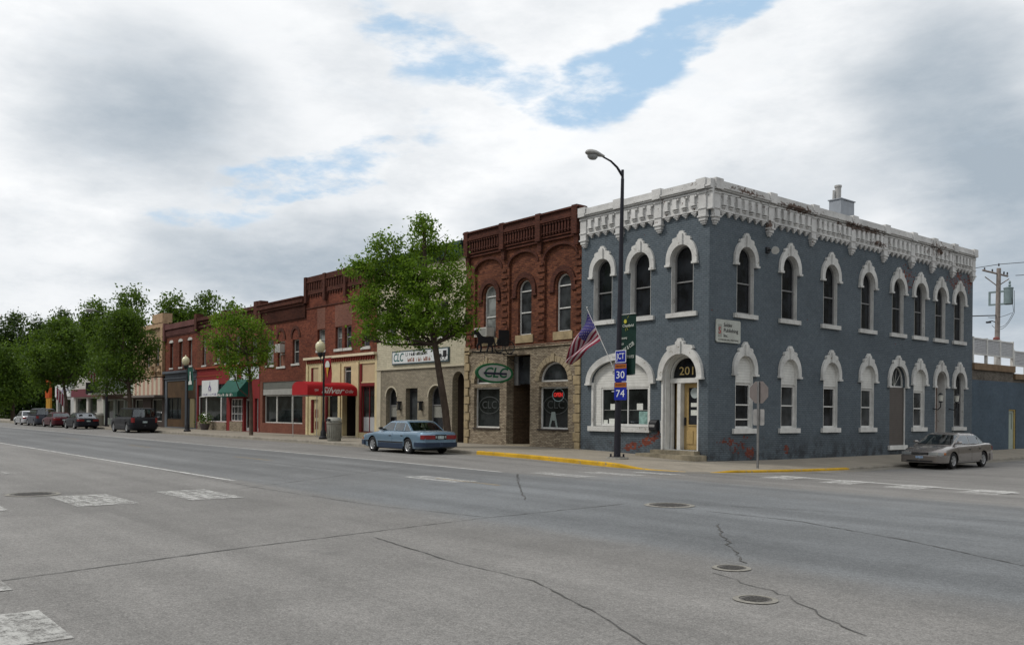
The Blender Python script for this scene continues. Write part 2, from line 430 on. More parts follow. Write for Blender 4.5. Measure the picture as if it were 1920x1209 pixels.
def asphalt(name, kerb=False):
    m, t, bs = new_mat(name)
    P = pos(t); s = t.add('ShaderNodeSeparateXYZ'); t.l.new(P, s.inputs[0])
    xx, yy = s.outputs[0], s.outputs[1]
    # stretched along the street: tyre paths and seams
    st = t.add('ShaderNodeVectorMath', operation='MULTIPLY'); t.l.new(P, st.inputs[0]); st.inputs[1].default_value = (.07, 1.0, 1)
    along = t.noise(st.outputs[0], 1.1, 5, .55)
    big = t.noise(P, .16, 5, .6); mid = t.noise(P, 1.3, 6, .65); fine = t.noise(P, 55, 3, .75)
    vo = t.add('ShaderNodeTexVoronoi'); t.l.new(P, vo.inputs['Vector']); vo.inputs['Scale'].default_value = 75
    wob = t.math('MULTIPLY', t.math('SUBTRACT', mid, .5), .5)
    y2 = t.math('ADD', yy, wob)
    lane = t.math('MULTIPLY', t.ramp(y2, 8.0, 8.6), t.ramp(y2, 15.9, 15.3))
    lane2 = t.math('MULTIPLY', t.ramp(t.math('ADD', yy, t.math('MULTIPLY', big, 2)), 8.2, 10.2), t.ramp(y2, 19.5, 17.5))
    warm = (.176, .171, .163, 1); cool = (.136, .140, .142, 1)
    col = t.mix(lane, warm, cool)
    crossx = t.ramp(xx, -19.5, -14.5)
    col = t.mix(t.math('MULTIPLY', t.math('MULTIPLY', crossx, lane2), .8), col, (.142, .152, .160, 1))
    # darker worn band with tyre tracks in the lanes
    tr = None
    for yc in (9.3, 11.1, 13.1, 14.8):
        q = t.ramp(t.math('ABSOLUTE', t.math('SUBTRACT', y2, yc)), .75, .1)
        tr = q if tr is None else t.math('MAXIMUM', tr, q)
    k = t.math('MULTIPLY', t.ramp(big, .3, .7, .86, 1.12, False), t.ramp(along, .3, .7, .84, 1.14, False))
    k = t.math('MULTIPLY', k, t.ramp(mid, .25, .75, .9, 1.08, False))
    gr_ = t.noise(P, 24, 4, .8)
    k = t.math('MULTIPLY', k, t.ramp(fine, .3, .72, .6, 1.5, False)); k = t.math('MULTIPLY', k, t.ramp(gr_, .32, .68, .72, 1.3, False))
    # slab by slab tone and thin joints in the concrete parking bays
    bt = t.add('ShaderNodeTexBrick'); t.l.new(P, bt.inputs['Vector']); bt.inputs['Scale'].default_value = 1; bt.inputs['Brick Width'].default_value = 7.5; bt.inputs['Row Height'].default_value = 4.05; bt.inputs['Mortar Size'].default_value = .012
    bt.inputs['Color1'].default_value = (1.04, 1.04, 1.04, 1); bt.inputs['Color2'].default_value = (.94, .94, .94, 1); bt.inputs['Mortar'].default_value = (.93, .93, .93, 1); bt.offset = 0
    col = t.mix(1.0, col, bt.outputs['Color'], 'MULTIPLY')
    k = t.math('MULTIPLY', k, t.ramp(vo.outputs['Distance'], 0, .5, 1.12, .93, False))
    k = t.math('MULTIPLY', k, t.math('SUBTRACT', 1.0, t.math('MULTIPLY', tr, .13)))
    vm = t.add('ShaderNodeVectorMath', operation='SCALE'); t.l.new(col, vm.inputs[0]); t.l.new(k, vm.inputs['Scale'])
    # a few oil drips and patches
    sp = t.ramp(t.noise(P, .9, 3, .5), .70, .76)
    t.l.new(t.mix(t.math('MULTIPLY', sp, .25), vm.outputs[0], (.06, .06, .06, 1)), bs.inputs['Base Color'])
    bs.inputs['Roughness'].default_value = .82; bs.inputs['Specular IOR Level'].default_value = .35
    b_ = t.add('ShaderNodeBump'); b_.inputs['Strength'].default_value = .55; b_.inputs['Distance'].default_value = .008
    t.l.new(t.math('ADD', fine, t.math('MULTIPLY', vo.outputs['Distance'], .6)), b_.inputs['Height']); t.l.new(b_.outputs[0], bs.inputs['Normal'])
    return m


def paint_mark(name, col, wear=.5):
    """worn road paint: alpha holes let the asphalt through"""
    m, t, bs = new_mat(name)
    P = pos(t)
    n = t.noise(P, 6, 7, .72); f = t.noise(P, 60, 3, .7)
    st = t.add('ShaderNodeVectorMath', operation='MULTIPLY'); t.l.new(P, st.inputs[0]); st.inputs[1].default_value = (.5, 3.2, 1)
    n2_ = t.noise(st.outputs[0], 2.2, 6, .7)
    a = t.ramp(t.math('ADD', t.math('MULTIPLY', t.math('ADD', n, n2_), .5), t.math('MULTIPLY', t.math('SUBTRACT', f, .5), .45)), wear - .10, wear + .10, .9, .12)
    k = t.ramp(f, .3, .7, .8, 1.05, False)
    vm = t.add('ShaderNodeVectorMath', operation='SCALE'); vm.inputs[0].default_value = col; t.l.new(k, vm.inputs['Scale'])
    t.l.new(vm.outputs[0], bs.inputs['Base Color']); t.l.new(a, bs.inputs['Alpha']); bs.inputs['Roughness'].default_value = .8
    return m


def concrete(name, col=(.25, .222, .178), joint=1.5):
    m, t, bs = new_mat(name)
    P = pos(t); s = t.add('ShaderNodeSeparateXYZ'); t.l.new(P, s.inputs[0])
    def jl(v, p):
        fr_ = t.math('FRACT', t.math('DIVIDE', v, p)); return t.ramp(t.math('MINIMUM', fr_, t.math('SUBTRACT', 1.0, fr_)), .0, .014, 1, 0)
    j = t.math('MAXIMUM', jl(s.outputs[0], joint), jl(s.outputs[1], joint))
    n = t.noise(P, .8, 6, .65); f = t.noise(P, 30, 4, .7)
    k = t.math('MULTIPLY', t.ramp(n, .3, .7, .78, 1.12, False), t.ramp(f, .3, .7, .88, 1.1, False))
    vm = t.add('ShaderNodeVectorMath', operation='SCALE'); vm.inputs[0].default_value = col; t.l.new(k, vm.inputs['Scale'])
    t.l.new(t.mix(t.math('MULTIPLY', j, .6), vm.outputs[0], (.07, .065, .055, 1)), bs.inputs['Base Color']); bs.inputs['Roughness'].default_value = .9
    b_ = t.add('ShaderNodeBump'); b_.inputs['Strength'].default_value = .3; b_.inputs['Distance'].default_value = .01
    t.l.new(t.math('SUBTRACT', f, j), b_.inputs['Height']); t.l.new(b_.outputs[0], bs.inputs['Normal'])
    return m


# ------------------------------------------------------------------ terrain
FY = 26.07; FX = -20.47            # facade plane on the main street, on the side street
KY = 21.1; KX = -17.75              # kerb lines
def ss(t): t = max(0., min(1., t)); return t * t * (3 - 2 * t)
def drop(x, y): return .42 * ss((x + 28) / 13) * ss((y - 12) / 20)
def R(x, y): return -.02 - 1.05 * drop(x, y)
def S(x, y):
    z = .12 - drop(x, y)
    if x > FX: z -= .09 * ss((x - FX) / 3.2) * ss((y - 19) / 6)
    return z


def FR(s, z, o=0): return (s, FY - o, z)      # main street walls
def SD(s, z, o=0): return (FX + o, s, z)      # side street wall


def uneven(a, b, near, step, grow=1.35):
    """coordinates dense round 'near' and coarse far off"""
    out = []; x = near[0]
    while x < near[1]: out.append(x); x += step
    out.append(near[1]); d = step
    x = near[1]
    while x < b: d *= grow; x = min(b, x + d); out.append(x)
    x = near[0]; d = step
    while x > a: d *= grow; x = max(a, x - d); out.insert(0, x)
    return out


mb = MB()
xs = uneven(-1500, 1500, (-34, 6), 1.0); ys = uneven(-1200, 1500, (-2, 40), 1.0)
mb.grid([[(x, y, R(x, y)) for x in xs] for y in ys])
ground = mb.build('ground', asphalt('asphalt_mat'), smooth=True); tag(ground, kind='structure')

# sidewalk + kerb: kerb path with a corner curve
path = [];
x = -175.
while x < -20.4: path.append((x, KY)); x += 1.2 if x > -60 else 4
RC = 2.9; cxr, cyr = KX - RC, KY + RC
for k in range(0, 13):
    a = -math.pi / 2 + k / 12 * math.pi / 2
    path.append((cxr + RC * math.cos(a), cyr + RC * math.sin(a)))
y = cyr + 1.0
while y < 75: path.append((KX, y)); y += 1.2


def inset(p, d):
    if p[0] <= cxr and p[1] < cyr: return (p[0], p[1] + d)
    if p[1] >= cyr: return (p[0] - d, p[1])
    v = Vector((p[0] - cxr, p[1] - cyr)).normalized(); return (p[0] - v.x * d, p[1] - v.y * d)


def wallp(p):
    if p[0] <= FX - .01 and p[1] < cyr: return (p[0], FY + .3)
    if p[1] > FY + .3: return (FX - .3, p[1])
    return (FX - .3, FY + .3)


def ramp_low(p):    # dropped kerb at the corner
    d = math.hypot(p[0] - (KX - .55), p[1] - (KY + .75)); return .115 * ss(1.6 - d / 1.5)


conc = concrete('sidewalk_mat')
rows = []
for p in path:
    q0 = inset(p, .15); q1 = wallp(p)
    low = ramp_low(p); row = []
    for j in range(9):
        t_ = j / 8; x_, y_ = q0[0] * (1 - t_) + q1[0] * t_, q0[1] * (1 - t_) + q1[1] * t_
        row.append((x_, y_, S(x_, y_) - low * (1 - min(1, t_ * 3))))
    rows.append(row)
mb = MB(); mb.grid(rows); tag(mb.build('sidewalk', conc, smooth=True), kind='structure')


def kerb(name, pts, mat):
    m_ = MB(); rws = []
    for p in pts:
        a = p; b_ = inset(p, .15); z = S(*b_) - ramp_low(p) + .003; o_ = inset(p, -.02)
        rws.append([(o_[0], o_[1], R(*p) - .08), (a[0], a[1], z - .03), (inset(p, .03)[0], inset(p, .03)[1], z), (b_[0], b_[1], z), (b_[0], b_[1], z - .2)])
    m_.grid(rws); m_.cap(rws[0]); m_.cap(rws[-1]); return tag(m_.build(name, mat), kind='structure')


YK0, YK1 = -27.3, 31.5
kerb('kerb', [p for p in path if p[0] <= YK0 + .6 and p[1] < cyr], plain('kerb_conc', (.24, .22, .185), .9, .3, 3, bump=.3))
kerb('kerb', [p for p in path if p[1] >= YK1 - .6], MATS['kerb_conc'])
ymat = chipped('yellow_kerb_paint', (.56, .335, .025), (.25, .2, .13), .575, 5, .4)
kerb('yellow_kerb', [p for p in path if (p[0] > YK0 - .6 and p[1] < YK1 + .6)], ymat)

# gutter strip of lighter concrete along the kerb
gm_ = plain('gutter_conc', (.20, .187, .16), .9, .25, 2, bump=.3)
mb = MB(); mb.grid([[(inset(p, -d)[0], inset(p, -d)[1], R(*inset(p, -d)) + .004) for d in (0.03, .3, .6)] for p in path])
tag(mb.build('gutter', gm_), kind='structure')


def sheet(mb_, poly_pts, lift):
    mb_.face([(a, b_, R(a, b_) + lift) for a, b_ in poly_pts])


def strip(mb_, p0, p1, wd, lift=.009, n=None):
    p0, p1 = Vector(p0), Vector(p1); d = (p1 - p0); L = d.length; d.normalize(); q = Vector((-d.y, d.x)) * wd / 2
    n = n or max(1, int(L / 1.0)); rws = []
    for k in range(n + 1):
        p = p0 + (p1 - p0) * (k / n); rws.append([(p.x - q.x, p.y - q.y, R(p.x, p.y) + lift), (p.x + q.x, p.y + q.y, R(p.x, p.y) + lift)])
    mb_.grid(rws)


wmark = paint_mark('white_paint', (.62, .62, .60), .56); wworn = paint_mark('worn_white_paint', (.55, .55, .53), .47)
yworn = paint_mark('worn_yellow_paint', (.5, .33, .08), .45)
mb = MB(); strip(mb, (-150, 8.15), (-20.0, 8.15), .11); tag(mb.build('lane_line_near', wmark), kind='structure')
mb = MB(); strip(mb, (-150, 15.6), (-19.4, 15.6), .11); tag(mb.build('lane_line_far', wmark), kind='structure')
mb = MB(); strip(mb, (-25.9, 4.45), (-25.0, 4.4), .12); strip(mb, (-25.1, 4.1), (-25.1, 4.75), .12); tag(mb.build('parking_tick', wworn), kind='structure')
mb = MB()
for x0, x1 in ((-30.65, -27.5), (-18.1, -15.6), (-43, -40), (-55, -52)): strip(mb, (x0, 12.5), (x1, 12.5), .1)
tag(mb.build('centre_line', yworn), kind='structure')
mb = MB()
for y0 in (1.85, 3.85, 5.75): strip(mb, (-17.1, y0), (-17.1, y0 + 1.0), 2.1)
tag(mb.build('crosswalk_bars', paint_mark('bar_paint', (.48, .48, .46), .495)), kind='structure')
mb = MB()
for y0, wd in ((16.1, 2.2), (18.1, 2.2), (19.9, 2.0), (12.05, 2.2)): strip(mb, (-17.9, y0), (-17.9, y0 + .75), wd)
tag(mb.build('faded_crosswalk_bars', wworn), kind='structure')
mb = MB()
for x0 in (-7.95, -10.1, -12.2): strip(mb, (x0, .75), (x0 + 1.12, .75), 1.75)
tag(mb.build('crosswalk_near', paint_mark('bar_paint_near', (.46, .46, .44), .52)), kind='structure')
# side street crossing: stop line and bars on the lower ground
mb = MB(); strip(mb, (-16.4, 24.6), (-9.2, 24.1), .14); tag(mb.build('stop_line', wmark), kind='structure')
mb = MB()
for x0 in (-15.9, -13.9, -12.0, -10.1, -8.2): strip(mb, (x0, 22.9), (x0 + .95, 22.9), 2.3)
tag(mb.build('crosswalk_far', wworn), kind='structure')

# cracks sealed with tar
tar = plain('tar', (.075, .074, .07), .6, .2, 10)
rnd = random.Random(5)


def crack(pts, wd=.03, wob=.06):
    m_ = MB(); P_ = [Vector(p) for p in pts]; dense = []
    for a, b_ in zip(P_, P_[1:]):
        n = max(2, int((b_ - a).length / .13))
        for k in range(n): dense.append(a + (b_ - a) * (k / n) + Vector((rnd.uniform(-wob, wob), rnd.uniform(-wob, wob))) * .33)
    dense.append(P_[-1]); rws = []
    for k, p in enumerate(dense):
        t_ = (dense[min(k + 1, len(dense) - 1)] - dense[max(k - 1, 0)]).normalized(); q = Vector((-t_.y, t_.x)) * wd * rnd.uniform(.12, .55)
        rws.append([(p.x - q.x, p.y - q.y, R(p.x, p.y) + .0065), (p.x + q.x, p.y + q.y, R(p.x, p.y) + .0065)])
    m_.grid(rws); tag(m_.build('road_crack', tar), kind='structure')


crack([(-9.54, 1.62), (-10.15, 4.18), (-10.87, 8.27), (-11.15, 11.9)], .03, .03)
crack([(-10.86, 8.53), (-13.49, 8.00), (-17.55, 7.85), (-24, 8.0)], .022, .03)
crack([(-10.0, 12.1), (-7.74, 12.10), (-5.72, 11.42), (-3.96, 10.53), (-1, 9.0)], .03, .04)
crack([(-10.16, 5.98), (-7.87, 5.67), (-6.52, 5.65), (-5.15, 5.15), (-4.16, 4.69), (-3.2, 4.1)], .022, .03)
crack([(-8.27, 10.77), (-6.9, 9.2), (-5.9, 8.2)], .03, .12)
crack([(-5.7, 7.4), (-4.6, 7.0), (-3.9, 6.5), (-3.4, 6.2)], .018, .12)
crack([(-18.63, 15.54), (-15.75, 13.17), (-12.73, 10.82)], .03, .12)
crack([(-19.30, 3.27), (-18.88, 3.69), (-18.40, 5.44), (-17.88, 7.35), (-20.24, 11.06), (-23, 15)], .025, .04)
crack([(-10.9, 12.6), (-6, 15.0), (-2, 18)], .022, .04)
crack([(-60, 12.0), (-45, 11.9), (-30, 12.05), (-20, 12.0)], .03, .03)

iron = plain('cast_iron', (.105, .10, .094), .7, .45, 30)
collar = plain('manhole_collar', (.235, .225, .20), .9, .35, 12, bump=.4)


def manhole(x, y, r, label, cr):
    t = thing('manhole_cover', label, 'manhole cover', (x, y, R(x, y)), group=None)
    m_ = MB(); seg = 32
    def ring(rr, z): return [(x + rr * math.cos(2 * math.pi * k / seg), y + rr * math.sin(2 * math.pi * k / seg), R(x, y) + z) for k in range(seg)]
    m_.grid([ring(r + cr, .008), ring(r, .012), ring(r, -.01)], closed=True); m_.build('collar', collar, t)
    m_ = MB(); m_.cap(ring(r * .97, .007)); 
    for k in range(-3, 4):
        h = r * .8 * math.sqrt(max(0, 1 - (k / 4) ** 2)); m_.bx(x + k * r * .2 - r * .04, x + k * r * .2 + r * .04, y - h, y + h, R(x, y) + .0075, R(x, y) + .013)
    m_.build('lid', iron, t)


manhole(-10.5, 12.3, .36, 'large manhole cover in a pale ring, out where the tarred cracks meet', .09)
manhole(-5.8, 7.8, .155, 'small round cover with a rough pale collar, farther of the two small ones', .05)
manhole(-4.68, 6.64, .145, 'small round cover nearest the camera, a pale collar around it', .05)
manhole(-18.88, 3.75, .40, 'wide manhole cover beside the crosswalk bars on the parking side', .08)

# ------------------------------------------------------------------ building kit
G_dark = glass('glass_dark'); G_blind = glass('glass_blind', (.16, .17, .165), .12); G_grey = glass('glass_grey', (.035, .039, .042), .06)
G_store = glass('glass_store', (.012, .015, .015), .04)
roofm = plain('roof_tar', (.06, .06, .06), .9, .3, 1)
alu = plain('aluminium', (.42, .42, .41), .45, .15, 4, metal=.3)
whitep = plain('white_paint_trim', (.62, .62, .60), .6, .18, 3)
offw = plain('offwhite_trim', (.50, .50, .47), .65, .2, 3)
black = plain('black_metal', (.018, .019, .022), .45, .2, 5)


def building(name, label, loc):
    return thing(name, label, 'building', loc)


def front_wall(b, mat, a0, a1, z1, holes, thick=.35, z0=-.35, F=FR, name='wall', o=0):
    m_ = MB(); m_.prism(F, rect(a0, a1, z0, z1), o - thick, o, holes=holes)
    return m_.build(name, mat, b)


def shell(b, mat, a0, a1, zt, zr, depth=18, matr=roofm):
    """side and rear walls plus a roof below the parapet (main street lots)"""
    m_ = MB()
    m_.bx(a0, a0 + .3, FY + .351, FY + depth, -.3, zt - .02); m_.bx(a1 - .3, a1, FY + .351, FY + depth, -.3, zt - .02)
    m_.bx(a0 + .3, a1 - .3, FY + depth - .3, FY + depth, -.3, zt - .3)
    m_.build('side_wall', mat, b)
    m_ = MB(); m_.bx(a0 + .3, a1 - .3, FY + .351, FY + depth - .3, zr - .2, zr); m_.build('roof', matr, b)


def window(b, cx, wd, z0, zt, rise=0, rec=.2, fm=None, gm=None, F=FR, rail=.5, fw=.06, sill=None, hood=None, depth=.06, top=0, sash2=None, gap=0, mull=(), name='window', label=None, lower=None, jamb=None):
    """sash window: ring frame with meeting rail(s), pane behind, optional sill / hood sub-parts"""
    fm = fm or offw; gm = gm or G_dark
    prof = arch(cx, wd - gap, z0, zt, rise) if rise else rect(cx - wd / 2 + gap / 2, cx + wd / 2 - gap / 2, z0, zt)
    inn = arch(cx, wd - gap - 2 * fw, z0 + fw, zt - fw, max(.05, rise - fw)) if rise else rect(cx - wd / 2 + fw + gap / 2, cx + wd / 2 - fw - gap / 2, z0 + fw, zt - fw)
    m_ = MB(); m_.prism(F, prof, -rec - depth, -rec, holes=[inn])
    if rail:
        rails = rail if isinstance(rail, (list, tuple)) else [rail]
        for r_ in rails:
            zz = z0 + (zt - z0) * r_; m_.box(F, cx - wd / 2 + fw, cx + wd / 2 - fw, zz - .025, zz + .025, -rec - depth + .01, -rec - .006)
    for s_ in mull: m_.box(F, s_ - .025, s_ + .025, z0 + fw, zt - fw - rise * .35, -rec - depth + .012, -rec - .009)
    wn = m_.build(name, fm, b)
    if label: wn['label'] = label
    m_ = MB(); m_.poly(F, inn, [], -rec - depth + .008); m_.build('pane', gm, wn)
    if jamb:
        m_ = MB(); j = .012
        out_ = arch(cx, wd, z0, zt, rise) if rise else rect(cx - wd / 2, cx + wd / 2, z0, zt)
        i2 = arch(cx, wd - 2 * j, z0 + j, zt - j, rise - j) if rise else rect(cx - wd / 2 + j, cx + wd / 2 - j, z0 + j, zt - j)
        m_.prism(F, out_, -rec, .012, holes=[i2]); m_.build('casing', jamb, wn)
    if sill:
        sm, h, ext, pr = sill; m_ = MB(); m_.box(F, cx - wd / 2 - ext, cx + wd / 2 + ext, z0 - h, z0 - .001, -.15, pr); m_.build('sill', sm, wn)
    if lower: pass
    return wn


# ------------------------------------------------------------------ the grey corner building
E0, E1 = -27.14, FX
pf = [(((-23.35 + FY), .62), (1.15, .3), 25, 1.05), (((-24.2 + FY), .35), (.75, .28), 10, 1.0), (((-22.9 + FY), .75), (.6, .14), 0, .9), (((FX + 27.3), .60), (.9, .26), 0, .85), (((FX + 28.0), .35), (1.3, .45), 0, .5),
      (((FX + 28.3), .75), (.5, .12), 0, .75), (((FX + 28.6), .2), (.5, .38), 0, .95), (((FX + 31.0), .25), (.3, .45), 0, .95), (((FX + 40.6), 8.1), (1.3, .9), 0, .7), (((FX + 45.9), 8.4), (1.9, .8), 0, .75),
      (((FX + 47.2), 8.5), (.5, .9), 0, .9)]
greyb = brick('painted_grey_brick', (.126, .151, .172), (.109, .134, .155), (.076, .096, .114), bh=.078, ms=.010, grime=.17, bump=.9, streak=.2, patches=pf, rough=.65)
corn = chipped('white_cornice_paint', (.66, .66, .65), (.12, .085, .07), .60, 5.2, .34,
               patches=[(((FX + 28.2), 9.95), (1.5, .16), 0, .85), (((FX + 31.6), 9.85), (1.8, .2), 0, .8), (((FX + 36.5), 9.75), (3.0, .22), 0, .75), (((FX + 29.7), 8.95), (.35, .35), 0, .7),
                        (((FX + 43.5), 9.7), (2.2, .45), 0, .55), (((FX + 38), 9.3), (1.2, .2), 0, .55)])
trimw = chipped('white_trim_old', (.63, .63, .61), (.22, .2, .16), .605, 6, .36)
g_b = building('corner_building', 'two storey blue grey painted brick building with white bracketed cornice, on the street corner', (-20.6, 26.2, 0))
Ut = [( -25.87), (-23.80), (-21.72)]
W_UP = 1.05; ZS, ZT = 5.42, 7.95
holes = [arch(c_, W_UP, ZS, ZT, W_UP / 2) for c_ in Ut]
holes.append(arch(-24.88, 3.22, 1.10, 3.78, .86)); holes.append(arch(-21.72, 1.62, .27, 3.88, .81))
front_wall(g_b, greyb, E0, E1 - .004, 9.2, holes, thick=.4)
SU = [28.22, 31.12, 34.12, 37.12, 39.83, 41.92, 44.02, 46.04]
SL = [28.20, 31.15, 34.19, 37.20, 39.87, 41.92, 44.10, 46.1]
hs = [arch(c_, W_UP, ZS, ZT, W_UP / 2) for c_ in SU]
for i, c_ in enumerate(SL):
    wd = 1.08 if i != 4 else 1.42
    z0 = {4: .28, 6: -.3 + .12, 7: 1.1}.get(i, 1.1); hs.append(arch(c_, wd, z0, 3.85 if i != 4 else 3.93, wd / 2))
m_ = MB(); m_.prism(SD, rect(FY + .001, 47.62, -.6, 9.2), -.4, 0, holes=hs); m_.bx(-38, FX - .401, 47.3, 47.62, -.6, 9.2); m_.bx(E0 - .0, E0 + .3, FY + .401, 47.3, 4, 9.9)
m_.build('wall', greyb, g_b)
m_ = MB(); m_.bx(E0 + .3, FX - .4, FY + .42, 47.3, 9.1, 9.3); m_.build('roof', roofm, g_b)


def hood_shape(F, m_, c_, w_, zt, zend, prong=.27, pr=.1):
    """eared arch hood: band, stepped shoulders, keystone with a knob"""
    r_in = w_ / 2 + .0; sp = zt - w_ / 2; ro = r_in + prong * .80; inner = [(c_ - r_in, zend)]; n = 16
    for k in range(n + 1):
        t_ = math.pi - math.pi * k / n; inner.append((c_ + r_in * math.cos(t_), sp + r_in * math.sin(t_)))
    inner.append((c_ + r_in, zend))
    outer = [(c_ + ro, zend)]
    oh = r_in + prong
    for k in range(7):
        t_ = math.radians(0 + k * 9.5); outer.append((c_ + ro * math.cos(t_), sp + oh * math.sin(t_) * 1.02))
    outer += [(c_ + ro * .60, zt + prong * .62), (c_ + ro * .55, zt + prong * .98), (c_ + .20, zt + prong * 1.15), (c_ + .20, zt + prong * 1.45), (c_ + .12, zt + prong * 1.62), (c_ + .11, zt + prong * 1.78),
              (c_ + .06, zt + prong * 1.92)]
    left = [(2 * c_ - a, z) for a, z in outer[::-1]]
    m_.prism(F, inner + outer + left, .003, pr)
    m_.box(F, c_ - .09, c_ + .09, zt - .02, zt + prong * 1.5, pr + .002, pr + .06)
    m_.box(F, c_ - ro - .03, c_ - r_in + .01, zend - .08, zend - .001, .003, pr + .04); m_.box(F, c_ + r_in - .01, c_ + ro + .03, zend - .08, zend - .001, .003, pr + .04)


def hooded_window(b, F, c_, w_, z0, zt, z_end, **kw):
    wn = window(b, c_, w_, z0, zt, w_ / 2, F=F, rec=.13 if F is SD else .2, fw=.07, sill=(trimw, .17, .2, .1), jamb=trimw, **kw)
    m_ = MB(); hood_shape(F, m_, c_, w_, zt, z_end); m_.build('hood', trimw, wn)
    return wn


greyfr = plain('grey_storm_frame', (.20, .20, .20), .5, .15, 5)
for c_ in Ut: hooded_window(g_b, FR, c_, W_UP, ZS, ZT, 7.26, fm=greyfr, gm=G_dark, rail=.46, mull=())
for c_ in SU: hooded_window(g_b, SD, c_, W_UP, ZS, ZT, 7.30, fm=greyfr, gm=G_dark, rail=.46)
whs = siding('white_siding', (.60, .60, .57), .105)
browns = siding('brown_siding', (.070, .058, .050), .085)
tan = plain('tan_door_paint', (.40, .285, .125), .55, .15, 4)
rust = plain('rust_door', (.20, .075, .03), .6, .2, 4)
for i, c_ in enumerate(SL):
    wd = 1.08
    if i in (0, 1, 2, 3, 5):
        wn = window(g_b, c_, wd, 1.1, 2.82, F=SD, rec=.11, fw=.085, fm=whitep, gm=G_grey if i % 2 else G_dark, rail=(.52,) if i else (.52, .2), sill=(whitep, .19, .17, .1), name='window')
        m_ = MB(); m_.prism(SD, arch(c_, wd, 2.821, 3.85, wd / 2), -.12, -.07); m_.build('siding_infill', whs, wn)
        m_ = MB(); hood_shape(SD, m_, c_, wd, 3.85, 3.16); m_.build('hood', trimw, wn)
        m_ = MB(); m_.prism(SD, arch(c_, wd, 1.1, 3.85, wd / 2), -.11, .012, holes=[arch(c_, wd - .03, 1.115, 3.835, wd / 2 - .015)]); m_.build('casing', whitep, wn)
    elif i == 4:
        wd = 1.42
        wn = window(g_b, c_, wd, 2.95, 3.93, wd / 2, F=SD, rec=.12, fw=.06, fm=whitep, gm=G_grey, rail=0, name='window', label='half round fanlight over a boarded doorway')
        m_ = MB()
        for k in range(1, 5):
            t_ = math.pi * k / 5; a_ = (c_, 3.0); e_ = (c_ + math.cos(t_) * .62, 3.18 + math.sin(t_) * .62)
            m_.tube([SD(a_[0], a_[1], -.15), SD(e_[0], e_[1], -.15)], .012, 4)
        m_.build('glazing_bar', offw, wn)
        m_ = MB(); hood_shape(SD, m_, c_, wd, 3.93, 3.0, .25); m_.build('hood', trimw, wn)
        m_ = MB(); m_.box(SD, c_ - wd / 2 + .02, c_ + wd / 2 - .02, .28, 2.945, -.2, -.05); m_.build('boarded_doorway', browns, g_b)['label'] = 'doorway closed with brown horizontal boards'
        m_ = MB(); m_.box(SD, c_ - wd / 2 - .12, c_ + wd / 2 + .12, .08, .279, -.1, .1); m_.box(SD, c_ + wd / 2 - .04, c_ + wd / 2 - .001, .28, 2.94, -.04, .012); m_.build('threshold', whitep, g_b)
    elif i == 6:
        m_ = MB(); m_.prism(SD, arch(c_, wd, -.18, 3.85, wd / 2), -.5, -.42); dd = m_.build('door', rust, g_b); dd['label'] = 'rust brown side door deep in an arched opening'
        m_ = MB(); m_.prism(SD, arch(c_, wd * .62, 1.0, 3.6, wd * .3), -.42, -.41); m_.build('pane', G_dark, dd)
        m_ = MB(); hood_shape(SD, m_, c_, wd, 3.85, 3.1); m_.prism(SD, arch(c_, wd, -.18, 3.85, wd / 2), -.40, .012, holes=[arch(c_, wd - .1, -.13, 3.8, wd / 2 - .05)]); m_.build('hood', trimw, g_b)
    else:
        hooded_window(g_b, SD, c_, wd, 1.1, 3.85, 3.1, fm=greyfr, gm=G_dark, rail=.45)

# cornice
m_ = MB()


def cornice_run(F, a, b_, piers, flip=False):
    m_.box(F, a, b_, 9.10, 9.80, 0, .10); m_.box(F, a, b_, 9.062, 9.102, .0, .135)
    m_.box(F, a, b_, 9.80, 9.86, 0, .20); m_.box(F, a, b_, 9.70, 9.755, .1, .15); m_.box(F, a, b_, 9.86, 9.92, 0, .26)
    m_.box(F, a, b_, 9.92, 10.13, -.3, .22)
    for i, pc in enumerate(piers):
        w_ = .34
        m_.box(F, pc - w_ / 2, pc + w_ / 2, 8.86, 9.8, .0, .16); m_.box(F, pc - w_ / 2 - .02, pc + w_ / 2 + .02, 9.8, 9.94, .0, .29); m_.box(F, pc - w_ / 2 - .05, pc + w_ / 2 + .05, 9.94, 10.19, -.31, .27)
        m_.box(F, pc - w_ / 2 - .02, pc + w_ / 2 + .02, 9.66, 9.70, .0, .19); m_.box(F, pc - w_ / 2 - .02, pc + w_ / 2 + .02, 9.1, 9.14, .0, .19)
        m_.box(F, pc - w_ / 2 - .03, pc + w_ / 2 + .03, 8.80, 8.86, .0, .20); m_.box(F, pc - .15, pc + .15, 8.68, 8.80, 0, .16); m_.box(F, pc - .11, pc + .11, 8.60, 8.68, 0, .12); m_.box(F, pc - .075, pc + .075, 8.54, 8.60, 0, .08)
    for p0, p1 in zip(piers, piers[1:]):
        n = max(3, round((p1 - p0 - .42) / .40)); st = (p1 - p0 - .42) / n
        for k in range(n):
            c_ = p0 + .21 + st * (k + .5); q = .09
            m_.box(F, c_ - q, c_ + q, 9.32, 9.66, .1, .2); m_.box(F, c_ - q - .035, c_ + q + .035, 9.27, 9.32, .1, .215); m_.box(F, c_ - q - .03, c_ + q + .08, 9.60, 9.66, .1, .185)
            m_.box(F, c_ - q - .02, c_ + q + .02, 9.20, 9.235, .1, .17)
            m_.box(F, c_ - .12, c_ + .12, 9.0, 9.062, 0, .11); m_.box(F, c_ - .075, c_ + .075, 8.95, 9.0, 0, .085); m_.box(F, c_ - .035, c_ + .035, 8.90, 8.95, 0, .06)


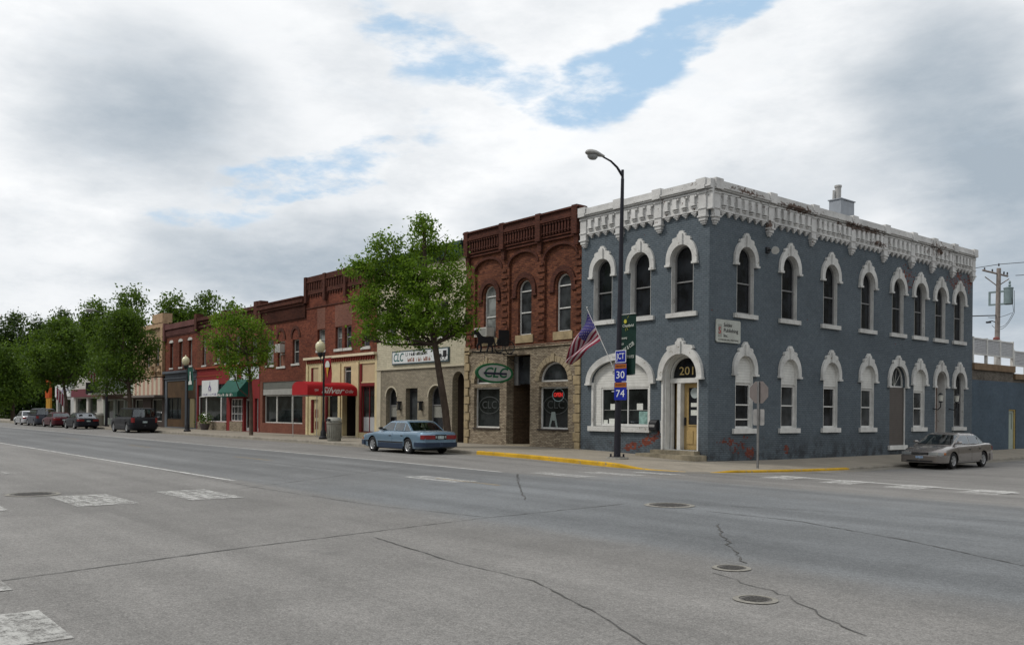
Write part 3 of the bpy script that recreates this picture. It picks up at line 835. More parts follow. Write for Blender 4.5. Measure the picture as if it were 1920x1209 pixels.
cornice_run(FR, E0, E1 + .2, [-26.92, -24.88, -22.82, -20.70])
cornice_run(SD, FY + .002, 47.62, [26.30, 29.66, 32.62, 35.67, 38.42, 40.95, 43.01, 45.15, 47.38])
m_.bx(-38, FX - .3, 47.3, 47.62, 9.2, 10.0)
m_.build('cornice', corn, g_b)

# shop window on the front
pc_ = -24.88
wn = window(g_b, -24.72, 2.60, 1.14, 2.68, rec=.12, fw=.075, fm=whitep, gm=G_store, rail=0, mull=(-24.55,), name='shop_window', label='wide white framed shop window in pale siding')
m_ = MB(); m_.prism(FR, arch(pc_, 3.2, 1.11, 3.77, .85), -.16, -.10, holes=[rect(-26.02, -23.42, 1.14, 2.68)]); m_.build('siding_infill', whs, wn)
m_ = MB(); m_.box(FR, -26.60, -23.2, .90, 1.10, -.1, .12); m_.build('sill', trimw, wn)
m_ = MB(); n = 18; inn = []; out = []
for k in range(n + 1):
    t_ = math.pi - math.pi * k / n
    inn.append((pc_ + 1.61 * math.cos(t_), 2.92 + .86 * math.sin(t_))); out.append((pc_ + 1.86 * math.cos(t_), 2.94 + 1.12 * math.sin(t_)))
m_.prism(FR, [(pc_ - 1.61, 2.92 - .05)] + inn + [(pc_ + 1.61, 2.92 - .05), (pc_ + 1.86, 2.87)] + out[::-1] + [(pc_ - 1.86, 2.87)], .003, .12)
for s_ in (-1, 1): m_.box(FR, pc_ + s_ * 1.74 - .15, pc_ + s_ * 1.74 + .15, 2.79, 2.868, .003, .15)
m_.build('hood', trimw, wn)
m_ = MB(); m_.box(FR, pc_ - 1.61, pc_ - 1.50, 1.1, 2.9, -.1, .012); m_.build('casing', trimw, wn)
paper = plain('paper', (.62, .64, .60), .8, .1, 9); paperg = plain('green_poster', (.22, .36, .33), .7, .5, 7)
m_ = MB()
for a, b_, z0, z1 in ((-25.55, -25.22, 1.78, 2.02), (-24.10, -23.78, 1.78, 2.03), (-25.95, -25.70, 1.19, 1.36), (-25.62, -25.15, 1.19, 1.42)): m_.box(FR, a, b_, z0, z1, -.165, -.16)
m_.build('paper_notice', paper, wn)
m_ = MB(); m_.box(FR, -23.98, -23.52, 1.22, 1.72, -.165, -.158); m_.build('poster', paperg, wn)
m_ = MB(); m_.box(FR, -25.9, -23.5, 1.76, 1.775, -.166, -.16); m_.build('shelf', alu, wn)

# entrance 201
dcx = -21.72
m_ = MB()
m_.prism(FR, arch(dcx, 1.62, .27, 3.88, .81), -.24, .015, holes=[arch(dcx, 1.50, .28, 3.82, .75)])
m_.prism(FR, arch(dcx, 1.50, .28, 3.82, .75), -.40, -.26, holes=[arch(dcx, 1.34, .28, 3.74, .67)])
m_.box(FR, dcx - .75, dcx + .75, 2.80, 2.98, -.5, -.24); m_.box(FR, dcx - .42, dcx - .26, .28, 2.80, -.55, -.26)
m_.box(FR, dcx - .9, dcx - .82, .27, 2.95, .0, .10)
m_.build('door_frame', whitep, g_b)
m_ = MB(); hood_shape(FR, m_, dcx, 1.62, 3.88, 2.98, .30, .16); m_.build('door_hood', trimw, g_b)
fl = MB(); fl.prism(FR, arch(dcx, 1.34, 2.98, 3.74, .67), -.38, -.36); fo = fl.build('fanlight', G_dark, g_b)
gold = plain('gold_leaf', (.55, .42, .18), .4, .1, 6)
text_obj('house_number', '201', .44, (dcx - .02, FY + .352, 3.24), (1, 0, 0), (0, 0, 1), gold, fo, width=.66)
m_ = MB(); dx0, dx1 = dcx - .25, dcx + .67
m_.prism(FR, rect(dx0, dx1, .29, 2.79), -.53, -.48, holes=[rect(dx0 + .2, dx1 - .14, 1.22, 2.62)])
for a in (dx0 + .14, (dx0 + dx1) / 2 + .03): m_.box(FR, a, a + .3, .5, 1.0, -.48, -.455)
m_.box(FR, dx0 + .19, dx1 - .13, 1.19, 1.23, -.48, -.45)
dd = m_.build('door', tan, g_b); dd['label'] = 'tan panelled front door with a tall dark pane'
m_ = MB(); m_.poly(FR, rect(dx0 + .2, dx1 - .14, 1.22, 2.62), [], -.51); m_.build('pane', G_dark, dd)
m_ = MB(); m_.box(FR, dx0 + .05, dx0 + .10, 1.2, 1.5, -.48, -.42); m_.build('handle', black, dd)
m_ = MB(); m_.box(FR, dx0 + .30, dx0 + .58, 1.9, 2.05, -.505, -.498); m_.box(FR, dx0 + .30, dx0 + .6, 1.58, 1.78, -.505, -.498); m_.build('paper_notice', paper, dd)
m_ = MB(); cc0 = (dx0 + .48, 2.42)
m_.prism(FR, [(cc0[0] + .2 * math.cos(2 * math.pi * k / 24), cc0[1] + .2 * math.sin(2 * math.pi * k / 24)) for k in range(24)], -.508, -.5); m_.build('round_decal', plain('decal', (.35, .40, .40), .6), dd)
m_ = MB(); m_.prism(FR, rect(dcx - .68, dcx - .43, .29, 2.79), -.55, -.50, holes=[rect(dcx - .62, dcx - .48, 1.22, 2.6)]); sdl = m_.build('sidelight', tan, g_b)
m_ = MB(); m_.poly(FR, rect(dcx - .62, dcx - .48, 1.22, 2.6), [], -.53); m_.build('pane', G_dark, sdl)
stepm = plain('step_stone', (.27, .235, .17), .9, .35, 4, bump=.4)
m_ = MB(); m_.box(FR, -22.95, -20.83, -.1, .265, -.6, .34); m_.box(FR, -23.35, -20.52, -.15, .125, -.2, .72); m_.build('step', stepm, g_b)
# round gooseneck lamp on the side wall
m_ = MB(); m_.box(SD, 29.5, 29.72, 7.9, 8.12, 0, .06); m_.tube([SD(29.6, 8.0, .05), SD(29.58, 7.98, .3)], .03, 6); fl_ = m_.build('floodlight', black, g_b)
m_ = MB(); m_.lathe([(.06, -.1), (.13, 0), (.15, .14)], (0, 0, 0), 12)
a_ = Matrix.Rotation(math.radians(120), 4, 'X') @ Matrix.Rotation(math.radians(35), 4, 'Y')
m_.v = [tuple(a_ @ Vector(v) + Vector(SD(29.58, 7.98, .38))) for v in m_.v]; m_.build('lamp_head', plain('pale_reflector', (.5, .5, .48), .4), fl_, smooth=True)
for s_ in (43.35, 45.05):
    m_ = MB(); m_.tube([SD(s_, 2.0, .0), SD(s_, 1.95, .25), SD(s_, 2.1, .38), SD(s_, 2.32, .38)], .025, 6); m_.tube([SD(s_, 2.30, .38), SD(s_, 2.36, .38)], .09, 10)
    m_.tube([SD(s_, 2.66, .38), SD(s_, 2.76, .38)], [.14, .04], 10); sc_ = m_.build('wall_lantern', black, g_b)
    m_ = MB(); m_.tube([SD(s_, 2.36, .38), SD(s_, 2.66, .38)], [.08, .12], 10); m_.build('lamp_glass', plain('lantern_glass', (.55, .55, .5), .2), sc_)

# rooftop flue box
rb = thing('roof_vent', 'sheet metal flue box with twin pipes standing above the white cornice', 'roof vent', (-24.4, 41, 9.3))
m_ = MB(); m_.bx(-24.55, -23.9, 40.75, 42.0, 9.3, 12.40); m_.bx(-24.6, -23.85, 40.7, 42.05, 12.40, 12.45); m_.build('flue_box', plain('galvanised', (.34, .37, .41), .45, .2, 2, metal=.4), rb)
m_ = MB(); m_.lathe([(.15, 12.25), (.15, 13.1), (.18, 13.1), (.18, 13.2)], (-24.3, 41.15, 0), 12); m_.build('flue_pipe', alu, rb, smooth=True)
m_ = MB(); m_.lathe([(.08, 12.25), (.05, 12.95)], (-24.42, 40.95, 0), 8); m_.build('flue_pipe', alu, rb, smooth=True)

# publishing company sign on the side wall
ps = thing('wall_sign', 'weathered white panel sign with black lettering on the grey side wall', 'sign', (FX + .03, 27.1, 4.2))
m_ = MB(); m_.prism(SD, [(26.42, 4.33), (26.47, 4.28), (27.83, 4.28), (27.88, 4.33), (27.88, 5.07), (27.83, 5.12), (26.47, 5.12), (26.42, 5.07)], .02, .06); pb = m_.build('sign_board', chipped('sign_white', (.50, .52, .48), (.25, .24, .2), .64, 9, .3), ps)
ink = plain('black_ink', (.02, .02, .022), .6); red = plain('red_ink', (.35, .03, .03), .6)
for tx, z_, h_, w_ in (('Snider', 4.92, .2, .5), ('Publishing', 4.72, .2, .86), ('Inc.', 4.53, .18, .26)):
    text_obj('lettering', tx, h_, (FX + .064, 26.86 + w_ / 2, z_), (0, 1, 0), (0, 0, 1), ink, ps, width=w_)
text_obj('lettering', 'S', .34, (FX + .066, 26.62, 4.70), (0, 1, 0), (0, 0, 1), red, ps)
m_ = MB(); m_.prism(SD, rect(26.52, 26.76, 4.46, 4.94), .06, .062); m_.build('logo_panel', plain('faded_panel', (.30, .31, .28), .7), ps)
text_obj('lettering', 'COMMERCIAL PRINTING', .09, (FX + .064, 27.15, 4.37), (0, 1, 0), (0, 0, 1), plain('faded_ink', (.12, .12, .11), .7), ps, width=1.2)

# mailbox
mbx = thing('mailbox', 'black wall mailbox between the shop window and door 201', 'mailbox', (-22.98, FY, .9))
m_ = MB(); m_.prism(lambda s, z, o: (-22.98 + o, FY - s, z), [(0, .98), (.18, .98), (.2, 1.02), (.2, 1.28), (.12, 1.38), (0, 1.40)], -.18, .18, back=True); m_.build('box', black, mbx)
m_ = MB(); m_.box(FR, -23.12, -22.86, 1.12, 1.22, .202, .208); m_.build('badge', plain('grey_badge', (.25, .25, .25), .5), mbx)
m_ = MB(); m_.box(FR, -22.70, -22.67, .9, 1.37, .0, .04); tag(m_.build('wall_conduit', whitep), 'thin white conduit pipe on the wall beside the black mailbox', 'pipe')

# ------------------------------------------------------------------ low annex behind the corner building
ax = building('low_annex', 'single storey blue grey painted annex with timber fascia, beyond the corner building', (FX - .5, 50, 0))
weath = brick('weathered_block', (.19, .17, .145), (.12, .105, .09), (.1, .09, .08), grime=.5)
annexp = brick('annex_blue_brick', (.085, .118, .152), (.07, .102, .136), (.06, .085, .112), ms=.007, grime=.25, rough=.6)
m_ = MB(); m_.prism(SD, rect(47.63, 66, -.6, 3.55), -.4, -.001, holes=[rect(52.2, 53.15, -.25, 2.05)]); m_.build('wall', annexp, ax)
m_ = MB(); m_.prism(SD, rect(47.63, 52.72, 3.55, 4.08), -.4, -.001); m_.prism(SD, rect(52.72, 66, 3.55, 3.72), -.4, -.001); m_.build('parapet_band', weath, ax)
m_ = MB(); m_.box(SD, 47.63, 52.75, 4.08, 4.42, -.5, .12); m_.box(SD, 52.76, 66, 3.72, 4.02, -.5, .12); m_.build('fascia', plain('timber_fascia', (.19, .13, .08), .8, .25, 3), ax)
m_ = MB(); m_.bx(-38, FX - .41, 47.63, 66, 3.5, 4.0); m_.build('roof', roofm, ax)
m_ = MB(); m_.prism(SD, rect(52.2, 53.15, -.25, 2.05), -.12, -.04, holes=[rect(52.27, 53.05, -.2, 1.98)]); dd = m_.build('door', plain('ochre_frame', (.40, .30, .11), .6), ax)
m_ = MB(); m_.prism(SD, rect(52.27, 53.05, -.2, 1.98), -.2, -.1, holes=[rect(52.42, 52.9, .95, 1.85)]); m_.poly(SD, rect(52.42, 52.9, .95, 1.85), [], -.15); m_.build('door_leaf', plain('pale_green_door', (.33, .38, .33), .6), dd)
for a, b_, z0, z1 in ((47.68, 52.72, 4.86, 5.74), (52.78, 65.8, 4.45, 5.3)):
    dr = thing('deck_railing', 'white lattice railing on the annex roof nearest the corner building' if a < 50 else 'lower white lattice railing farther along the annex roof', 'railing', (FX - .1, (a + b_) / 2, z0 - .4))
    latt = plain('white_lattice', (.52, .53, .55), .6, .15, 6)
    m_ = MB(); m_.box(SD, a, b_, z1 - .06, z1, -.08, .02); m_.box(SD, a, b_, z0, z0 + .06, -.08, .02); m_.build('rail', whitep, dr)
    m_ = MB(); n = int((b_ - a) / .055)
    for k in range(n): s_ = a + (b_ - a) * (k + .5) / n; m_.box(SD, s_ - .017, s_ + .017, z0 + .06, z1 - .06, -.055, -.03)
    n = 9
    for k in range(n): zz = z0 + .06 + (z1 - z0 - .12) * (k + .5) / n; m_.box(SD, a, b_, zz - .015, zz + .015, -.03, -.012)
    m_.build('lattice_panel', latt, dr)
    k = a + .04
    while k < b_ + .1:
        m_ = MB(); m_.box(SD, k - .05, k + .05, z0 - .45, z1 + .04, -.12, .03); m_.build('post', whitep, dr); k += 1.65
cap = thing('chimney_pot', 'short white flue with a red cap behind the lattice railing', 'chimney', (FX - .8, 52.9, 5.0))
m_ = MB(); m_.lathe([(.11, 4.2), (.11, 5.95)], (FX - .9, 52.75, 0), 10); m_.build('pipe', whitep, cap)
m_ = MB(); m_.lathe([(.19, 5.95), (.16, 6.08), (.05, 6.12)], (FX - .9, 52.75, 0), 10); m_.build('cap', plain('rusty_cap', (.2, .07, .06), .7), cap)

# ------------------------------------------------------------------ red brick building with the three arched bays
redb = brick('red_brick', (.105, .036, .023), (.215, .080, .043), (.075, .045, .034), grime=.4, bh=.078)
redb_d = brick('red_brick_dark', (.075, .027, .019), (.115, .042, .027), (.05, .03, .027), grime=.35)
buff = brick('buff_brick', (.41, .345, .25), (.20, .158, .11), (.12, .10, .08), bw=.21, bh=.066, ms=.012, grime=.25)
stone = plain('tan_stone', (.33, .26, .155), .85, .3, 4, bump=.3)
c_b = building('brick_building', 'red brick building with three arched bays over a buff brick shopfront with recessed entrance', (-31.2, 26.5, 0))
A0, A1 = -35.32, -27.145
shell(c_b, redb, A0, A1, 10.2, 9.4)
bays = [(-33.62, 2.05), (-31.02, 1.98), (-28.52, 2.06)]; wc = [-33.58, -31.0, -28.41]
zb = 4.62
m_ = MB(); hl = [arch(c_, w_, zb + .12, 8.93, .52) for c_, w_ in bays]; m_.prism(FR, rect(A0, A1, zb, 9.2), -.14, -.04, holes=hl)
for pcx in (-35.08, -32.33, -29.75, -27.38):
    k = 0; zz = zb + .25
    while zz < 8.4:
        w_ = .48 if k % 2 == 0 else .30
        m_.box(FR, max(A0, pcx - w_ / 2), min(A1, pcx + w_ / 2), zz, zz + .11, -.04, .015); zz += .30; k += 1
m_.build('pilaster', redb, c_b)
m_ = MB(); m_.prism(FR, rect(A0, A1, zb, 9.2), -.45, -.141, holes=[arch(c_, .92, 5.17, 7.67, .46) for c_ in wc]); m_.build('wall', redb, c_b)
m_ = MB()
for c_, w_ in bays:      # arch rings of the bays
    n = 16; i_ = []; o_ = []
    for k in range(n + 1):
        t_ = math.pi - math.pi * k / n; i_.append((c_ + w_ / 2 * math.cos(t_), 8.41 + .52 * math.sin(t_))); o_.append((c_ + (w_ / 2 + .1) * math.cos(t_), 8.41 + .64 * math.sin(t_)))
    m_.prism(FR, i_ + o_[::-1], -.04, .0)
m_.box(FR, A0, A1, 9.16, 9.24, 0, .07); m_.box(FR, A0, A1, 9.30, 9.36, 0, .12); m_.box(FR, A0, A1, 9.24, 10.05, -.3, .03)
n = 40
for k in range(n):
    s_ = A0 + .2 + (A1 - A0 - .4) * (k + .5) / n
    m_.box(FR, s_ - .045, s_ + .045, 9.40, 9.95, .0, .16); m_.box(FR, s_ - .065, s_ + .065, 9.86, 9.93, .0, .19); m_.box(FR, s_ - .065, s_ + .065, 9.46, 9.52, .0, .18)
m_.box(FR, A0, A1, 9.95, 10.08, -.3, .22); m_.box(FR, A0, A1, 10.08, 10.30, -.3, .16); m_.box(FR, A0, A1, 10.30, 10.38, -.3, .24)
for pcx in (-35.1, -32.33, -29.75, -27.4): m_.box(FR, max(A0, pcx - .16), min(A1, pcx + .16), 9.2, 10.42, -.31, .235); m_.box(FR, max(A0, pcx - .12), min(A1, pcx + .12), 8.75, 9.2, 0, .12)
m_.build('cornice', redb_d, c_b)
for j, c_ in enumerate(wc):
    wn = window(c_b, c_, .92, 5.17, 7.67, .46, rec=.26, fm=whitep, gm=(G_blind, G_grey, G_grey)[j], rail=(.41, .80), fw=.055, sill=(stone, .36, .16, .03 - .141 + .02))
    m_ = MB(); n = 16; i_ = []; o_ = []
    for k in range(n + 1):
        t_ = math.pi - math.pi * k / n; i_.append((c_ + .56 * math.cos(t_), 7.21 + .56 * math.sin(t_))); o_.append((c_ + .80 * math.cos(t_), 7.21 + .80 * math.sin(t_)))
    m_.prism(FR, [(c_ - .56, 6.98)] + i_ + [(c_ + .56, 6.98), (c_ + .80, 6.98)] + o_[::-1] + [(c_ - .8, 6.98)], -.141, -.06); m_.box(FR, c_ - .9, c_ - .56, 6.9, 6.98, -.141, -.04); m_.box(FR, c_ + .56, c_ + .9, 6.9, 6.98, -.141, -.04)
    m_.build('hood', redb_d, wn)
# window air conditioner
acm = plain('ac_case', (.50, .50, .46), .6, .15, 5)
acu = thing('air_conditioner', 'pale window air conditioner under the leftmost arched window of the red brick building', 'air conditioner', (-33.75, FY - .2, 5.2))
m_ = MB(); m_.box(FR, -34.25, -33.3, 5.24, 5.66, -.2, .28); m_.build('case', acm, acu)
m_ = MB()
for k in range(7): m_.box(FR, -34.2, -33.35, 5.28 + k * .05, 5.30 + k * .05, .28, .29)
m_.build('grille', plain('ac_grille', (.16, .16, .15), .6), acu)
# ground floor
m_ = MB()
m_.prism(FR, rect(A0, A1, -.3, zb), -.42, .0, holes=[rect(-34.58, -32.6, .9, 2.82), arch(-33.59, 1.98, 3.0, 3.88, .84), rect(-29.82, -27.92, .93, 2.78), arch(-28.87, 1.90, 3.0, 3.86, .84), rect(-32.1, -30.42, .1, 4.27)])
m_.box(FR, A0, A1, 4.56, 4.62, .0, .07); m_.box(FR, A0, A1, 4.66, 4.7, .0, .05)
m_.build('wall', buff, c_b)
m_ = MB()
for side in (A0, A1):
    zz = .05; k = 0
    while zz < 4.5:
        w_ = .40 if k % 2 else .30
        a_ = side if side == A0 else side - w_; m_.box(FR, a_, a_ + w_, zz, zz + .36, .0, .07); zz += .40; k += 1
m_.build('quoin', stone, c_b)
n = 14
for c_, w_ in ((-33.59, 1.98), (-28.87, 1.9)):
    m_ = MB()
    for k in range(n):
        t0 = math.pi * (k + .06) / n; t1 = math.pi * (k + .94) / n; q = []
        for t_ in (t0, t1): q.append((c_ + w_ / 2 * math.cos(t_), 3.03 + .84 * math.sin(t_)))
        for t_ in (t1, t0): q.append((c_ + (w_ / 2 + .26) * math.cos(t_), 3.03 + 1.10 * math.sin(t_)))
        m_.prism(FR, q, .001, .025)
    m_.box(FR, c_ - .1, c_ + .1, 3.88, 4.22, .001, .07)
    m_.build('arch_ring', plain('tan_voussoir', (.33, .27, .18), .85, .2, 8), c_b)
for c_, w_, z0, z1 in ((-33.59, 1.98, .9, 2.82), (-28.87, 1.9, .93, 2.78)):
    wn = window(c_b, c_, w_, z0, z1, rec=.16, fm=whitep, gm=G_store, rail=0, fw=.07, sill=(plain('dark_sill', (.05, .04, .035), .7), .07, .05, .06), name='shop_window')
    # faint lettering on the glass
    nm = plain('etched_letter', (.055, .06, .06), .5)
    text_obj('lettering', 'CLC', .5, (c_ - .05, FY + .206, 1.98), (1, 0, 0), (0, 0, 1), nm, wn, width=1.1, extrude=.001)
    m_ = MB(); n = 40; oo = [(c_ - .05 + .8 * math.cos(2 * math.pi * k / n), 1.98 + .42 * math.sin(2 * math.pi * k / n)) for k in range(n)]; ii = [(c_ - .05 + .76 * math.cos(2 * math.pi * k / n), 1.98 + .38 * math.sin(2 * math.pi * k / n)) for k in range(n)]
    m_.prism(FR, oo, -.21, -.205, holes=[ii]); m_.build('etched_oval', nm, wn)
    window(c_b, c_, w_, 3.0, 3.88 if c_ < -30 else 3.86, .84, rec=.16, fm=whitep, gm=G_grey, rail=0, fw=.07, name='window')
opn = thing('open_sign', 'small oval window sign reading OPEN in red with a pale ring', 'sign', (-28.75, FY + .1, 2.3))
m_ = MB(); n = 32; m_.prism(FR, [(-28.75 + .38 * math.cos(2 * math.pi * k / n), 2.42 + .29 * math.sin(2 * math.pi * k / n)) for k in range(n)], -.2, -.19, holes=[[(-28.75 + .355 * math.cos(2 * math.pi * k / n), 2.42 + .265 * math.sin(2 * math.pi * k / n)) for k in range(n)]]); m_.build('neon_ring', plain('pale_tube', (.3, .4, .42), .4), opn)
rm, t_, bs_ = new_mat('neon_red'); bs_.inputs['Base Color'].default_value = (.5, .02, .02, 1); bs_.inputs['Emission Color'].default_value = (.9, .04, .03, 1); bs_.inputs['Emission Strength'].default_value = .35
text_obj('lettering', 'OPEN', .24, (-28.75, FY + .19, 2.42), (1, 0, 0), (0, 0, 1), rm, opn, width=.58, bold=.01)
sb = thing('sandwich_board', 'pale folding board standing inside the right shop window', 'sandwich board', (-29.1, FY + .1, .95))
m_ = MB(); m_.prism(FR, [(-29.35, .98), (-29.25, .98), (-29.15, 1.3), (-28.97, 1.3), (-28.87, .98), (-28.77, .98), (-28.95, 1.68), (-29.17, 1.68)], -.208, -.19); m_.build('board', plain('pale_board', (.22, .26, .25), .6), sb)
# recessed entrance
m_ = MB(); brown_b = brick('brown_brick', (.16, .11, .07), (.11, .075, .05), (.05, .04, .03), bh=.066, grime=.3)
m_.box(FR, -32.1, -30.42, .1, 4.4, -1.7, -1.5); m_.box(FR, -32.16, -32.09, .1, 4.4, -1.5, -.421); m_.box(FR, -30.43, -30.36, .1, 4.4, -1.5, -.421); m_.build('entrance_recess', brown_b, c_b)
m_ = MB(); m_.box(FR, -32.1, -30.42, .0, .17, -1.5, .02); m_.box(FR, A0, A1, -.2, .06, .0, .1); m_.build('threshold', stepm, c_b)
m_ = MB(); m_.prism(FR, rect(-31.9, -30.6, 2.95, 4.2), -.6, -.5); m_.build('transom', G_dark, c_b)
m_ = MB(); m_.box(FR, -30.98, -30.9, 2.95, 4.2, -.5, -.46); m_.box(FR, -32.05, -31.8, 2.9, 4.24, -.6, -.42); m_.build('transom_bar', greyfr, c_b)
m_ = MB(); m_.prism(FR, rect(-31.75, -31.0, .17, 2.5), -1.49, -1.44); m_.build('door', plain('dark_brown_door', (.05, .03, .02), .5), c_b)

# projecting oval sign under a wrought iron bracket with horse and buggy
SX = -31.35
bk = thing('horse_buggy_bracket', 'black iron silhouette of horse and buggy on a bracket above the oval sign', 'sign bracket', (SX, FY, 4.3))
PF = lambda s, z, o=0: (SX + o, s, z)
m_ = MB(); m_.box(PF, 23.5, FY, 4.26, 4.31, -.025, .025); m_.tube([PF(25.2, 4.28), PF(FY, 3.9)], .015, 5); m_.tube([PF(24.2, 4.27), PF(24.2, 3.9)], .012, 5); m_.tube([PF(25.3, 4.27), PF(25.3, 3.9)], .012, 5); m_.build('bracket_arm', black, bk)
# buggy to the wall side, horse looks out over the street
horse = [(23.42, 5.02), (23.50, 5.16), (23.60, 5.22), (23.72, 5.27), (23.74, 5.33), (23.79, 5.25), (23.92, 5.12), (24.02, 5.02), (24.25, 4.98), (24.50, 5.02), (24.66, 5.0), (24.74, 4.90), (24.78, 4.62), (24.73, 4.60), (24.70, 4.80), (24.67, 4.72), (24.60, 4.62),
         (24.68, 4.52), (24.66, 4.32), (24.58, 4.32), (24.59, 4.50), (24.50, 4.60), (24.42, 4.50), (24.36, 4.32), (24.28, 4.32), (24.36, 4.54), (24.38, 4.70), (24.12, 4.70), (24.02, 4.66), (24.05, 4.50), (24.0, 4.32), (23.92, 4.32), (23.96, 4.50), (23.92, 4.62),
         (23.82, 4.54), (23.84, 4.40), (23.78, 4.38), (23.74, 4.56), (23.82, 4.72), (23.80, 4.90), (23.74, 5.02), (23.66, 5.05), (23.54, 5.02), (23.47, 4.96)]
m_ = MB(); m_.prism(PF, horse, -.012, .012, back=True); m_.build('horse', black, bk)
m_ = MB(); m_.prism(PF, [(24.93, 4.62), (25.52, 4.62), (25.60, 4.75), (25.60, 5.35), (24.98, 5.35), (24.98, 4.95), (24.88, 4.86)], -.012, .012, back=True); m_.tube([PF(24.3, 4.78), PF(25.0, 4.62)], .012, 5); m_.build('buggy', black, bk)
for cy_, rr in ((25.0, .24), (25.62, .28)):
    m_ = MB(); cz = 4.31 + rr; m_.tube([PF(cy_ + rr * math.cos(2 * math.pi * k / 24), cz + rr * math.sin(2 * math.pi * k / 24)) for k in range(25)], .026, 5, caps=False)
    for k in range(5): a_ = math.pi * k / 5; m_.tube([PF(cy_ + rr * math.cos(a_), cz + rr * math.sin(a_)), PF(cy_ - rr * math.cos(a_), cz - rr * math.sin(a_))], .007, 4)
    m_.build('wheel', black, bk)
os_ = thing('oval_sign', 'green rimmed oval hanging sign reading CLC below the horse and buggy', 'sign', (SX, 24.75, 3.9))
ell = lambda a, b_: [(24.75 + a * math.cos(2 * math.pi * k / 40), 3.39 + b_ * math.sin(2 * math.pi * k / 40)) for k in range(40)]
m_ = MB(); m_.prism(PF, ell(1.06, .45), -.05, .05, back=True); m_.build('rim', plain('green_rim', (.02, .13, .05), .5), os_)
m_ = MB(); m_.prism(PF, ell(.93, .36), -.055, .056, back=True); m_.build('face', plain('sign_face', (.42, .42, .40), .5), os_)
greent = plain('green_letter', (.02, .12, .06), .5)
text_obj('lettering', 'CLC', .62, (SX + .06, 24.75, 3.39), (0, 1, 0), (0, 0, 1), greent, os_, width=1.35, shear=.25, bold=.012)
m_ = MB(); m_.prism(PF, rect(24.1, 25.42, 3.33, 3.42), .068, .075); m_.build('name_strip', plain('strip_dark', (.03, .03, .06), .5), os_)

# ------------------------------------------------------------------ cream building
cr = building('cream_building', 'cream brick building with arched lower windows and dark archway behind the nearest street tree', (-39.5, 26.5, 0))
A0, A1 = -43.72, -35.325
creamb = brick('cream_brick', (.52, .48, .36), (.46, .425, .32), (.32, .30, .22), bw=.4, bh=.1, ms=.008, grime=.18)
grbuff = brick('grey_buff_brick', (.34, .30, .225), (.25, .22, .165), (.15, .135, .11), bw=.21, bh=.07, ms=.011, grime=.22)
shell(cr, creamb, A0, A1, 9.9, 9.2)
uws = [(-42.2, 1.0), (-39.9, 1.0), (-37.3, 1.0)]
front_wall(cr, creamb, A0, A1, 9.35, [rect(c_ - .5, c_ + .5, 5.5, 7.3) for c_, _ in uws], z0=4.0)
for c_, w_ in uws: window(cr, c_, w_, 5.5, 7.3, rec=.2, fm=offw, gm=G_grey, sill=(offw, .12, .1, .07))
front_wall(cr, grbuff, A0 + .42, A1, 3.999, [arch(-42.2, 1.12, .35, 2.97, .52), rect(-40.75, -39.6, .12, 2.9), arch(-37.9, 1.35, .35, 3.0, .6), arch(-35.95, 1.0, .0, 3.66, .5)], o=-.03)
m_ = MB(); m_.box(FR, A0, A0 + .42, -.2, 3.999, -.35, .0); m_.box(FR, A0, A1, 3.93, 4.0, -.03, .05); m_.build('pilaster', plain('cream_plaster', (.46, .42, .32), .8, .15, 2), cr)
greenc = plain('dark_green_cornice', (.03, .06, .055), .6, .3, 4)
m_ = MB(); m_.box(FR, A0, A1, 9.35, 10.0, -.3, .12)
for k in range(34): s_ = A0 + (A1 - A0) * (k + .5) / 34; m_.box(FR, s_ - .06, s_ + .06, 9.45, 9.9, .12, .24)
m_.box(FR, A0, A1, 9.9, 10.06, -.3, .34); m_.build('cornice', greenc, cr)
curtain = plain('lace_curtain', (.30, .30, .27), .8, .2, 14)
for c_, w_, zt in ((-42.2, 1.12, 2.97), (-37.9, 1.35, 3.0)):
    wn = window(cr, c_, w_, .35, zt, .52 if w_ < 1.2 else .6, rec=.28, fm=greyfr, gm=G_dark, rail=.62, fw=.05)
    m_ = MB(); rows_ = []
    for zz in (1.35, 1.95): rows_.append([FR(c_ - w_ / 2 + .06 + (w_ - .12) * k / 24, zz, -.335 + .012 * (k % 2)) for k in range(25)])
    m_.grid(rows_); m_.build('curtain', curtain, wn)
    m_ = MB(); n = 14; i_ = []; o_ = []; rr = w_ / 2; hh = .52 if w_ < 1.2 else .6
    for k in range(n + 1): t_ = math.pi - math.pi * k / n; i_.append((c_ + rr * math.cos(t_), zt - hh + hh * math.sin(t_))); o_.append((c_ + (rr + .07) * math.cos(t_), zt - hh + (hh + .07) * math.sin(t_)))
    m_.prism(FR, i_ + o_[::-1], -.029, .0); m_.build('hood', MATS['cream_plaster'], wn)
m_ = MB(); m_.prism(FR, rect(-40.75, -39.6, .12, 2.9), -.36, -.30, holes=[rect(-40.6, -39.75, .5, 2.75)]); dd = m_.build('door', plain('dark_door', (.03, .032, .035), .4), cr)
m_ = MB(); m_.poly(FR, rect(-40.6, -39.75, .5, 2.75), [], -.33); m_.build('pane', G_grey, dd)
for s_ in (-41.25, -39.15):
    m_ = MB(); m_.box(FR, s_ - .09, s_ + .09, 1.72, 1.78, -.03, .18); m_.box(FR, s_ - .1, s_ + .1, 2.12, 2.2, -.03, .2); m_.box(FR, s_ - .07, s_ - .05, 1.78, 2.12, .12, .14); m_.box(FR, s_ + .05, s_ + .07, 1.78, 2.12, .12, .14); wl = m_.build('wall_lantern', black, cr)
    m_ = MB(); m_.box(FR, s_ - .05, s_ + .05, 1.78, 2.12, .02, .12); m_.build('lamp_glass', G_grey, wl)
